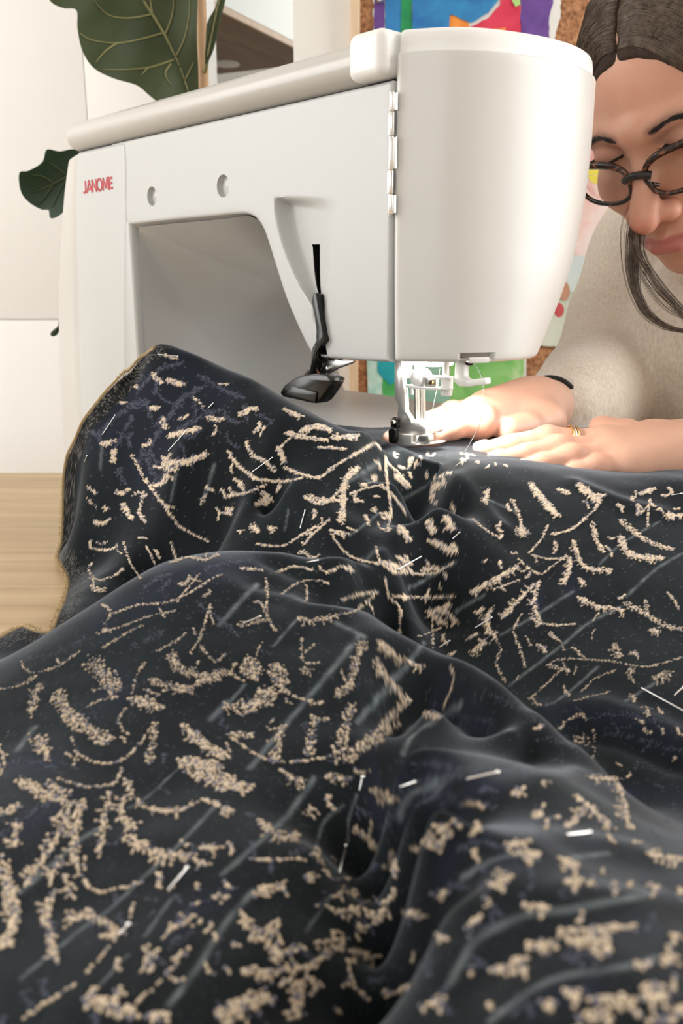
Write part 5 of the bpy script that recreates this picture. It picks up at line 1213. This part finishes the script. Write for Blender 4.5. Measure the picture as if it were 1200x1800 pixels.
# ---- hands and forearms
hs = SDF((-.0, .47, -.005), (.46, .88, .20), .00115)
def pp(*L): return [pt(*q) for q in L]
def hand(wrist, mcps, fingers, radii, thumb, trad, dors, palm_r=.0115, wr=(.023, .019)):
    for i, (m, f, r) in enumerate(zip(mcps, fingers, radii)):
        hs.cone(wrist+(m-wrist)*.18+dors*.0, m, wr[1]*.78, palm_r if i < 3 else palm_r*.9, .012)
        P = [m]+f; hs.chain(P, [r*1.22, r*1.05, r*.92, r*.78], .0035)
        hs.cone(f[0]+dors*.0006, f[0]+dors*.0007, r*1.04, r*1.04, .004)
        hs.cone(m+dors*.0008, m+dors*.0009, r*1.25, r*1.25, .008)
        tip = f[-1]; d = unit(f[-1]-f[-2]); hs.cone(tip-d*.001+dors*r*.55, tip+d*.004+dors*r*.5, r*.45, r*.4, .0015)
    hs.chain([wrist]+thumb[:1], [wr[1]*.8, trad[0]*1.35], .014); hs.chain(thumb, trad, .004)
Z_ = np.array([0, 0, 1.])
# her right hand (farther, from the sleeve to the presser foot)
Wr = pt(948, 714, .668)
mR = pp((842, 742, .592), (838, 728, .612), (848, 722, .632), (862, 718, .650))
fR = [pp((795, 748, .580), (758, 764, .575), (728, 776, .572)), pp((790, 735, .602), (748, 750, .596), (706, 768, .590)), pp((795, 727, .622), (745, 744, .614), (688, 773, .604)), pp((812, 724, .640), (770, 738, .634), (735, 755, .628))]
tR = pp((955, 742, .628), (925, 752, .606), (893, 757, .592))
hand(Wr, mR, fR, [.0086, .0086, .008, .0072], tR, [.0125, .0108, .0092], Z_)
hs.cone(pt(925, 706, .655), pt(870, 722, .63), .0165, .013, .012)
hs.chain([Wr, pt(975, 716, .72), pt(1040, 702, .80), ], [.0215, .023, .03], .01)
# her left hand (nearer, bare forearm to the right)
Wl = pt(1235, 802, .535)
mL = pp((1064, 781, .572), (1072, 793, .556), (1087, 805, .541), (1112, 818, .528))
fL = [pp((962, 773, .570), (898, 784, .566), (848, 794, .563)), pp((985, 790, .553), (925, 801, .549), (875, 811, .547)), pp((1010, 806, .539), (958, 818, .536), (915, 828, .533)), pp((1052, 822, .528), (1012, 833, .526), (982, 842, .524))]
tL = pp((1150, 782, .565), (1100, 764, .592), (1056, 752, .612))
hand(Wl, mL, fL, [.0084, .0086, .0080, .0070], tL, [.0125, .0105, .0090], Z_, .0118, (.024, .0200))
El = pt(1560, 800, .60)
hs.chain([Wl, pt(1300, 805, .54), pt(1400, 806, .555)], [.0195, .0205, .026], .014)
V, Q = hs.mesh(); V = relax(V, Q, 1)
c = np.tile(np.array([.66, .40, .295]), (len(V), 1))
for f in fR+fL+[tR, tL]:
    for p in f[-1:]+[f[0]]:
        d = np.linalg.norm(V-p, axis=1); c += (np.array([.68, .30, .22])-c)*(.45*np.exp(-(d/.009)**2))[:, None]
for f, r in [(f, .0085) for f in fR+fL]+[(tR, .0095), (tL, .009)]:
    d = unit(f[-1]-f[-2]); n_ = f[-1]+d*.0035+Z_*r*.75; q = V-n_; a = q@d; b = q-np.outer(a, d); m = np.clip(1.4-(a/.0055)**2-(np.linalg.norm(b, axis=1)/.0052)**2, 0, 1)*(V[:, 2] > f[-1][2]+r*.2)
    c += (np.array([.74, .50, .42])-c)*m[:, None]
parts.append((V, Q, c))
# ---- torso core and upper arms under the jumper (coarser)
bs = SDF((-.0, .56, -.30), (.95, 1.35, .36), .004)
shR, shL = pt(1165, 440, .92), pt(1560, 470, .84)
elR = pt(1078, 655, .85)
bs.chain([pt(1062, 680, .82), shR], [.030, .042], .02); bs.chain([pt(1385, 806, .555), El, shL], [.030, .034, .044], .02)
bs.ell((shR+shL)/2+np.array([0, .04, -.10]), np.eye(3), (.165, .085, .16), .05); bs.ell((shR+shL)/2+np.array([.0, .16, -.25]), np.eye(3), (.14, .075, .14), .05)
bs.chain([shR+np.array([0, .01, 0]), shL], [.045, .045], .04)
bs.cone((shR+shL)/2+np.array([0, .03, .01]), hd(0, -40, -130), .055, .052, .03)
V, Q = bs.mesh(); V = relax(V, Q, 1); V[:, 1] = np.where((V[:, 2] < .0) & (V[:, 1] < .886), .886, V[:, 1]); parts.append((V, Q, np.tile(SK, (len(V), 1))))
o = 0; VV, QQ, CC = [], [], []
for V, Q, c in parts: VV.append(V); QQ.append(Q+o); CC.append(c); o += len(V)
me = to_mesh('person', np.concatenate(VV), np.concatenate(QQ), np.concatenate(CC))
M_['skin'] = principled('skin', rough=.45, Subsurface_Weight=.25, Subsurface_Radius=(.012, .005, .003), Subsurface_Scale=.35, Specular_IOR_Level=.4)
N, Lk, b = nodes(M_['skin']); at_ = N.new('ShaderNodeAttribute'); at_.attribute_name = 'tone'
t = tex_noise(M_['skin'], 60, 5); mx = N.new('ShaderNodeMix'); mx.data_type = 'RGBA'; mx.blend_type = 'MULTIPLY'; mx.inputs[0].default_value = .35
rp_ = ramp(M_['skin'], t, [(.3, (.86, .74, .70)), (.7, (1, 1, 1))], None); Lk.new(at_.outputs['Color'], mx.inputs[6]); Lk.new(rp_.outputs[0], mx.inputs[7]); Lk.new(mx.outputs[2], b.inputs['Base Color'])
t = tex_noise(M_['skin'], 900, 3); bump(M_['skin'], t, .12, .0004)
me.materials.append(M_['skin']); person = bpy.data.objects.new('person', me); COL.objects.link(person)
tag(person, 'woman in glasses and a beige jumper leaning in to guide the fabric with both hands', 'person')

# ---- jumper
M_['knit'] = principled('beige_knit', rough=.9, Sheen_Weight=.4, Sheen_Roughness=.5)
t = tex_noise(M_['knit'], 420, 4, (1, 1, .45)); ramp(M_['knit'], t, [(.3, (.62, .53, .43)), (.7, (.78, .70, .59))]); bump(M_['knit'], t, .5, .0012)
t = tex_noise(M_['knit'], 45, 4, (1.6, 1, .35)); bump(M_['knit'], t, .4, .003)
js = SDF((-.0, .62, -.20), (.95, 1.40, .36), .0032)
js.chain([pt(996, 727, .705), pt(1018, 708, .745), pt(1048, 682, .80), elR, pt(1115, 560, .885), shR], [.030, .037, .046, .053, .058, .064], .03)
js.chain([pt(1600, 760, .66), pt(1600, 700, .72), pt(1590, 600, .80), shL], [.040, .05, .06, .07], .02)
mid = (shR+shL)/2
js.ell(mid+np.array([0.01, .03, -.10]), np.eye(3), (.178, .12, .17), .03); js.ell(mid+np.array([.02, .17, -.24]), np.eye(3), (.165, .095, .17), .04)
js.chain([shR, shL], [.060, .060], .04)
js.chain(pp((1290, 430, .80), (1250, 590, .80), (1225, 730, .83)), [.055, .074, .060], .010)      # hanging front of the jumper
js.cone(mid+np.array([0, .02, .04]), hd(0, -40, -120), .060, .062, .02)
js.cone(mid+np.array([0, -.0, .06]), hd(0, -40, -60), .052, .058, .01, sub=True)
V, Q = js.mesh(); V = relax(V, Q, 2)
kf = np.clip(.012-V[:, 2], 0, .03)/.03; V[:, 1] = np.where(V[:, 1] < .880, V[:, 1]+(.880-V[:, 1])*np.clip(kf*1.2, 0, 1)*(V[:, 0] > .28), V[:, 1])      # cloth pressed against the table edge
# knitted folds and cuff ribs
nn_ = .0036*np.sin(V[:, 0]*70+V[:, 2]*28+3*np.sin(V[:, 2]*22))*np.sin(V[:, 2]*17+1)
V = V+np.column_stack([nn_*.3, -nn_, nn_*.2])
cu = pt(996, 727, .705); cd_ = unit(pt(1018, 708, .745)-cu); q = V-cu; a = q@cd_; rv = q-np.outer(a, cd_); e1 = unit(np.cross(cd_, Z_)); e2 = np.cross(e1, cd_)
ang = np.arctan2(rv@e2, rv@e1); m = np.clip((.016-a)/.008, 0, 1)*np.clip((.046-np.linalg.norm(rv, axis=1))/.012, 0, 1)
V = V+rv/np.maximum(np.linalg.norm(rv, axis=1), 1e-6)[:, None]*(m*(.0009*np.sin(ang*40)-.0015))[:, None]
ju = bpy.data.objects.new('jumper', to_mesh('jumper', V, Q)); ju.data.materials.append(M_['knit']); COL.objects.link(ju); ju.parent = person; ju['label'] = 'beige fine-knit jumper with ribbed cuff'

# ---- hair: combed cap, strands, hanging lock
M_['hair'] = principled('dark_brown_hair', rough=.75, Specular_IOR_Level=.2)
t = tex_noise(M_['hair'], 120, 3); ramp(M_['hair'], t, [(.3, (.030, .020, .014)), (.7, (.055, .037, .027))])
M_['strand'] = noisy('hair_strand', [(.3, (.055, .038, .027)), (.7, (.17, .120, .085))], 300, .4)
hc = SDF(HO-.19, HO+.18, .0022)
hc.ell(hd(0, -9, 31), AX, np.array([78, 98.5, 87.5])*mm, .01)
hc.ell(hd(0, -40, 0), AX, np.array([77, 66, 80])*mm, .02)
hc.ell(hd(0, -30, -70), AX, np.array([66, 55, 70])*mm, .02)
for q in (-1, 1): hc.cone(hd(q*66, 20, 40), hd(q*72, 0, -60), .02, .018, .012)
hc.ell(hd(0, 128, -62), AX, np.array([94, 92, 146])*mm, .004, True)       # opening for the face
V, Q = hc.mesh(); V = relax(V, Q, 2); L = local(V)
ph = np.arctan2(L[:, 0]+6, L[:, 2]+30)
g_ = np.sin(L[:, 1]*.30+6*np.sin(ph*2)+.35*np.abs(L[:, 0]))*.0006+np.sin(L[:, 1]*.9+.8*np.abs(L[:, 0])*.6)*.00025
part = np.exp(-((L[:, 0]+4)/2.6)**2)*(L[:, 2] > 40)
d_ = V-HO; V = V+d_/np.linalg.norm(d_, axis=1)[:, None]*(g_-part*.0022)[:, None]
hair = bpy.data.objects.new('hair', to_mesh('hair', V, Q)); hair.data.materials.append(M_['hair']); COL.objects.link(hair); hair.parent = person; hair['label'] = 'dark brown hair parted above the forehead, one lock hanging'
# strands combed from the parting to both sides and back
from mathutils.bvhtree import BVHTree
bv = BVHTree.FromPolygons([tuple(v) for v in V], [tuple(q) for q in Q])
random.seed(9); st = []
def on_cap(p, lift):
    d = Vector(p)-Vector(HO); d.normalize(); r = bv.ray_cast(Vector(HO)+d*.25, -d)
    return None if r[0] is None else np.array(r[0]+d*lift)
for _ in range(3300):
    sd = random.choice((-1, 1, 1)); y0 = random.uniform(-60, 130); lift = random.uniform(.0002, .0014); P = []
    sweep = random.uniform(.15, .5)
    for k in range(9):
        a = k/8*random.uniform(.98, 1.02); x = -4+sd*(2+a*82); z = 118-a*a*95; y = y0-sweep*a*60
        p = on_cap(hd(x, y, z), lift)
        if p is None: continue
        q = local(p[None])[0]
        if (q[0]/88)**2+((q[1]-128)/86)**2+((q[2]+62)/139)**2 < 1 or q[2] < -90: break
        P.append(p)
    if len(P) > 3: st.append((smooth_line(P, 2), random.uniform(.00016, .00030)))
tubes('hair_strands', st, M_['strand'], hair, 3)['kind'] = 'stuff'
lock = []
for _ in range(190):
    w_ = random.gauss(0, 1); w2 = random.gauss(0, 1); k = random.random()
    if k < .68: base = [(1150, 330, .70), (1122, 385, .685), (1112, 440, .675), (1114, 500, .665), (1135, 548, .655), (1170, 574, .645), (1215, 583, .635)]; sc = (9, 9, 7.5, 5, 3.5, 3, 3)
    else: base = [(1150, 330, .70), (1126, 385, .685), (1120, 430, .675), (1130, 460, .668), (1152, 495, .66), (1180, 527, .655), (1225, 575, .65)]; sc = (9, 8, 6, 5, 4.5, 4, 4)
    if k > .93: base = [(1150, 330, .70), (1124, 385, .685), (1117, 440, .675), (1130, 490, .668), (1160, 530, .66), (1195, 555, .655), (1230, 560, .65)]
    P = [pt(u+s_*w_+.8*random.gauss(0, 1), v+s_*w_*.35*(i > 3)*-1+random.gauss(0, .6), Y+.0012*w2) for i, ((u, v, Y), s_) in enumerate(zip(base, sc))]
    lock.append((smooth_line(P, 4), random.uniform(.00010, .00022)))
lk = tubes('hair_lock', lock, M_['strand'], hair, 4); lk['kind'] = 'stuff'
# brows and lashes as fine hairs
def face_hit(x, z):
    r = fb.ray_cast(Vector(hd(x, 160, z)), Vector(-HF)); return None if r[0] is None else np.array(r[0])
fb = BVHTree.FromPolygons([tuple(v) for v in parts[0][0]], [tuple(q) for q in parts[0][1]])
M_['lash'] = principled('lash_black', (.012, .009, .008), .4)
br = []
for sd in (-1, 1):
    for _ in range(420):
        x = random.uniform(13, 50); z = 13.5+4.5*math.exp(-((x-28)/12)**2)-.0065*max(0, x-34)**2+random.gauss(0, .9)
        p, q = face_hit(sd*x, z), face_hit(sd*(x+4.2), z+random.uniform(.1, 1.1))
        if p is not None and q is not None: br.append(([p, (p+q)/2+HF*.0003, q+HF*.0001], [.00010, .00010, .00005]))
tubes('eyebrows', br, M_['lash'], person, 3)['kind'] = 'stuff'
ls = []
for sd in (-1, 1):
    lid = [face_hit(sd*x, .8-2.0*(1-((x-31)/15)**2)) for x in np.linspace(17, 46, 9)]
    lid = [q for q in lid if q is not None]
    ls.append((smooth_line(lid, 4), .00075))
    for k in range(90):
        x = 31+random.uniform(-14.5, 14.5); zz = .5-2.0*(1-((x-31)/15)**2)
        p = face_hit(sd*x, zz)
        if p is None: continue
        fx = (x-31)/15; q = p+HF*.0100+HU*(.0030)+HS_*sd*(fx*.005+.003); m = (p+q)/2-HU*.0016
        ls.append(([p, m, q], [.00042, .0003, .00008]))
tubes('eyelashes', ls, M_['lash'], person, 4)['kind'] = 'stuff'

# ---- glasses
gl_ = tag(empty('glasses', tuple(hd(0, 104, -11.5))), 'tortoiseshell glasses with clear lenses worn low on the woman\'s nose', 'glasses')
GO = hd(0, 104, -11.5)
M_['tortoise'] = noisy('tortoiseshell', [(.40, (.008, .006, .006)), (.55, (.035, .015, .010)), (.66, (.22, .085, .035)), (.74, (.30, .17, .10))], 170, .15, 3, dist=1)
M_['lens'] = principled('lens_glass', (.97, .99, .98), .02, Transmission_Weight=1., IOR=1.06, Specular_IOR_Level=.5)
def gp(x, y, z): return (HS_*x+HF*y+HU*z)*mm
for sd in (-1, 1):
    ring = []
    for a in np.linspace(0, 2*math.pi, 40, endpoint=False):
        c_, s_ = math.cos(a), math.sin(a); n = 2/2.6
        X = 26.5*math.copysign(abs(c_)**n, c_); Zz = 16.2*math.copysign(abs(s_)**n, s_)
        if Zz > 0: X *= 1.05
        xx = sd*34+X; ring.append(gp(xx, -.0045*xx*xx*.9+1.5, Zz+2.5*sd*X/26*sd*.0-4+2.2*abs(xx)/34))
    ring = np.array(ring); rad = [.0018+.0010*max(0, math.sin(a)) for a in np.linspace(0, 2*math.pi, 40, endpoint=False)]
    rim = tube('rim', ring, rad, M_['tortoise'], gl_, 10, True)
    c0 = ring.mean(0); bm = bmesh.new()
    f_ = [bm.verts.new(tuple(c0+(p-c0)*.99+HF*.0004)) for p in ring]; b_2 = [bm.verts.new(tuple(c0+(p-c0)*.99-HF*.0004)) for p in ring]
    bm.faces.new(f_); bm.faces.new(b_2[::-1])
    for i in range(40): bm.faces.new((f_[i], f_[(i+1) % 40], b_2[(i+1) % 40], b_2[i]))
    bm_obj('lens', bm, M_['lens'], gl_, False)
    tube('temple_arm', smooth_line([gp(sd*62, -15, 8), gp(sd*72, -26, 9), gp(sd*77, -60, 10), gp(sd*78, -100, 6), gp(sd*76, -118, -12)], 5), .0017, M_['tortoise'], gl_, 8)
    tube('nose_pad', [gp(sd*9, 0, -8), gp(sd*10.5, -5, -12)], .0014, M_['tortoise'], gl_, 8)
tube('bridge', smooth_line([gp(-11, .8, -1), gp(-6, 2.5, 1.2), gp(0, 3.2, 2), gp(6, 2.5, 1.2), gp(11, .8, -1)], 4), .0030, M_['lash'], gl_, 10)

# ---- rings and hair tie
def ring_on(name, c, axis, r, rad, mat, label, n=1, gap=.0018, cat='ring'):
    c = np.array(c); axis = unit(axis); e1 = unit(np.cross(axis, Z_)); e2 = np.cross(axis, e1)
    e = tag(empty(name, tuple(c)), label, cat)
    for k in range(n):
        off = axis*(k-(n-1)/2)*gap
        tube('band', [off+e1*r*math.cos(a)+e2*r*1.0*math.sin(a) for a in np.linspace(0, 2*math.pi, 36, endpoint=False)], rad, mat[k % len(mat)], e, 8, True)
    return e
a, b = mL[0], fL[0][0]
ring_on('finger_ring', a+(b-a)*.60, b-a, .0106, .0008, [M_['gold'], M_['chrome'], M_['gold']], 'triple gold and silver ring on the nearer hand', 3)
a, b = mR[1], fR[1][0]
ring_on('finger_ring', fR[1][0]+(fR[1][1]-fR[1][0])*.15, fR[1][1]-fR[1][0], .0100, .0005, [M_['gold']], 'thin gold ring on the farther hand by the presser foot')
wdir = unit(pt(975, 716, .72)-Wr)
M_['tie'] = noisy('black_elastic', [(.3, (.006, .006, .006)), (.7, (.02, .02, .02))], 900, .8)
ring_on('hair_tie', Wr+wdir*.032, wdir, .0235, .0024, [M_['tie']], 'black elastic hair tie around the wrist at the jumper cuff', cat='hair tie')
# ---------------------------------------------------------------- fiddle-leaf fig behind the machine
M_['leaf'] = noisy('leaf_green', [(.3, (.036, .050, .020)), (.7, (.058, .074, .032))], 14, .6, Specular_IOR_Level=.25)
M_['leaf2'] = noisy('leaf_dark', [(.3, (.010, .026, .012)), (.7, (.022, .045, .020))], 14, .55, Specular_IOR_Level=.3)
M_['vein'] = principled('leaf_vein', (.20, .19, .075), .5)
M_['bark'] = noisy('fig_bark', [(.3, (.34, .20, .10)), (.7, (.55, .36, .20))], 30, .7, stretch=(3, 3, .5), bmp=.3)
PYd = 1.16
pst = pt(354, 150, PYd)
fig = tag(empty('fiddle_leaf_fig', (pst[0], pst[1], FLOOR_Z)), 'fiddle-leaf fig with big leaves standing behind the sewing machine', 'plant')
F0 = np.array([pst[0], pst[1], FLOOR_Z])
def leaf(outline, Y, mid, mat, vmat, tilt=(0, 0), veins=()):
    """leaf blade from its picture outline, bent along the midrib with real thickness"""
    m0, m1 = np.array(mid[0], float), np.array(mid[-1], float); ax = (m1-m0)/np.linalg.norm(m1-m0)
    ML = smooth_line(mid, 5)
    def P(u, v, off=0):
        d = np.min(np.linalg.norm(ML-np.array([u, v]), axis=1))
        Yd = Y+tilt[0]*(u-m0[0])/100+tilt[1]*(v-m0[1])/100-.00028*d+.006*math.sin(u*.045+v*.03)*min(1, d/40)
        return pt(u, v, Yd+off)-F0
    OL = smooth_line(outline, 5, True)
    pts2 = [tuple(p) for p in OL]; n = len(OL); lo, hi = OL.min(0), OL.max(0)
    G = np.array([(x, y) for x in np.arange(lo[0], hi[0], 9) for y in np.arange(lo[1], hi[1], 9)]); G = G[in_poly(G, OL)]
    G = G[[np.min(np.linalg.norm(OL-g_, axis=1)) > 4 for g_ in G]]
    vo, eo, fo, *_ = delaunay_2d_cdt([Vector(p) for p in pts2+[tuple(g_) for g_ in G]], [(i, (i+1) % n) for i in range(n)], [], 1, 1e-5)
    bm = bmesh.new(); vs = [bm.verts.new(tuple(P(p[0], p[1]))) for p in vo]
    for f in fo: bm.faces.new([vs[i] for i in f])
    bmesh.ops.recalc_face_normals(bm, faces=bm.faces); r = bmesh.ops.solidify(bm, geom=bm.faces[:], thickness=.0009)
    o = bm_obj('leaf', bm, mat, fig, True, 60)
    L = [(np.array([P(u, v, -.0022) for u, v in ML]), np.linspace(.0026, .0009, len(ML)))]
    for vn in veins:
        W = smooth_line(vn, 4); L.append((np.array([P(u, v, -.0018) for u, v in W]), np.linspace(.0013, .0004, len(W))))
    tubes('vein', L, vmat, o, 6)
    return o
leaf([(60, -60), (85, -2), (110, 14), (134, 18), (136, 50), (145, 90), (165, 120), (200, 138), (240, 150), (265, 170), (300, 195), (345, 200), (349, 140), (346, 60), (347, -20), (340, -120), (250, -190), (130, -170)], 1.08,
     [(215, -60), (255, 5), (290, 62), (315, 115), (330, 160)], M_['leaf'], M_['vein'], (.0, .0),
     [[(268, 25), (225, 32), (190, 26), (165, 2)], [(287, 58), (250, 68), (205, 76), (160, 70), (140, 58)], [(306, 105), (265, 118), (225, 122), (180, 122)], [(205, 76), (185, 90), (168, 110)], [(260, 118), (248, 132)], [(290, 62), (302, 30), (305, 0), (300, -40)], [(310, 98), (325, 65), (333, 20), (332, -30)], [(268, 25), (262, -10), (250, -60)], [(300, 112), (290, 130), (300, 150)], [(325, 140), (340, 110)]])
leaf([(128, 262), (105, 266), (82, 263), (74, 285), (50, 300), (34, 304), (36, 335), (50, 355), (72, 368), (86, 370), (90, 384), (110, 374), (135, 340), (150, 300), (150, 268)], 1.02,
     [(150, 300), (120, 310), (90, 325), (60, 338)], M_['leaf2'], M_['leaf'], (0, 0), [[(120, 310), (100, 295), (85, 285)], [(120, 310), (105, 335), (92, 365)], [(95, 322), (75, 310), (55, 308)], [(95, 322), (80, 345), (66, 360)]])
leaf([(398, -30), (396, 0), (385, 45), (376, 85), (366, 108), (360, 112), (361, 80), (364, 40), (380, 8), (388, -40)], 1.13, [(393, -30), (378, 30), (364, 100)], M_['leaf'], M_['vein'], (0, 0))
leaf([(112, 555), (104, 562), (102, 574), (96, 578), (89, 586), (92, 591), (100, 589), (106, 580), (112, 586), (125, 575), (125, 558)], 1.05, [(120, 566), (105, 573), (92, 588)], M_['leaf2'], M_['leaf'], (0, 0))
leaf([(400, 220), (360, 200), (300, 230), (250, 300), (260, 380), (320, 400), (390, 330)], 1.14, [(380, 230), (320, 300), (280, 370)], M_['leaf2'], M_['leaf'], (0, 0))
sp = [pt(349, -260, PYd), pt(351, -60, PYd), pt(352, 0, PYd), pt(355, 70, PYd), pt(357, 150, PYd), pt(360, 420, PYd), pt(352, 700, PYd)]
sp = [p-F0 for p in sp]+[np.array([.0, .0, .25]), np.array([.0, 0, .12])]
tube('stem', smooth_line(sp, 5), .0068, M_['bark'], fig, 12)
tube('leaf_stalk', smooth_line([pt(357, 165, PYd)-F0, pt(350, 172, 1.12)-F0, pt(332, 165, 1.078)-F0], 4), .003, M_['vein'], fig, 8)
tube('leaf_stalk', smooth_line([pt(357, 330, PYd)-F0, pt(250, 320, 1.10)-F0, pt(148, 300, 1.022)-F0], 4), .003, M_['vein'], fig, 8)
tube('leaf_stalk', smooth_line([pt(358, 130, PYd)-F0, pt(361, 122, 1.15)-F0, pt(364, 105, 1.132)-F0], 4), .0025, M_['vein'], fig, 8)
tube('leaf_stalk', smooth_line([pt(357, 560, PYd)-F0, pt(240, 570, 1.10)-F0, pt(120, 566, 1.052)-F0], 4), .0025, M_['bark'], fig, 8)
tube('leaf_stalk', smooth_line([pt(359, 260, PYd)-F0, pt(370, 245, 1.15)-F0, pt(382, 228, 1.142)-F0], 4), .0025, M_['vein'], fig, 8)
V, F = loft([np.array([(r*math.cos(a), r*math.sin(a), z) for a in np.linspace(0, 2*math.pi, 36, endpoint=False)]) for r, z in ((.085, .008), (.09, .012), (.12, .21), (.122, .215), (.112, .215), (.108, .18))])
M_['pot'] = noisy('grey_pot', [(.3, (.35, .34, .32)), (.7, (.45, .44, .42))], 20, .7); mesh_obj('pot', V, F, M_['pot'], fig, True, 40)
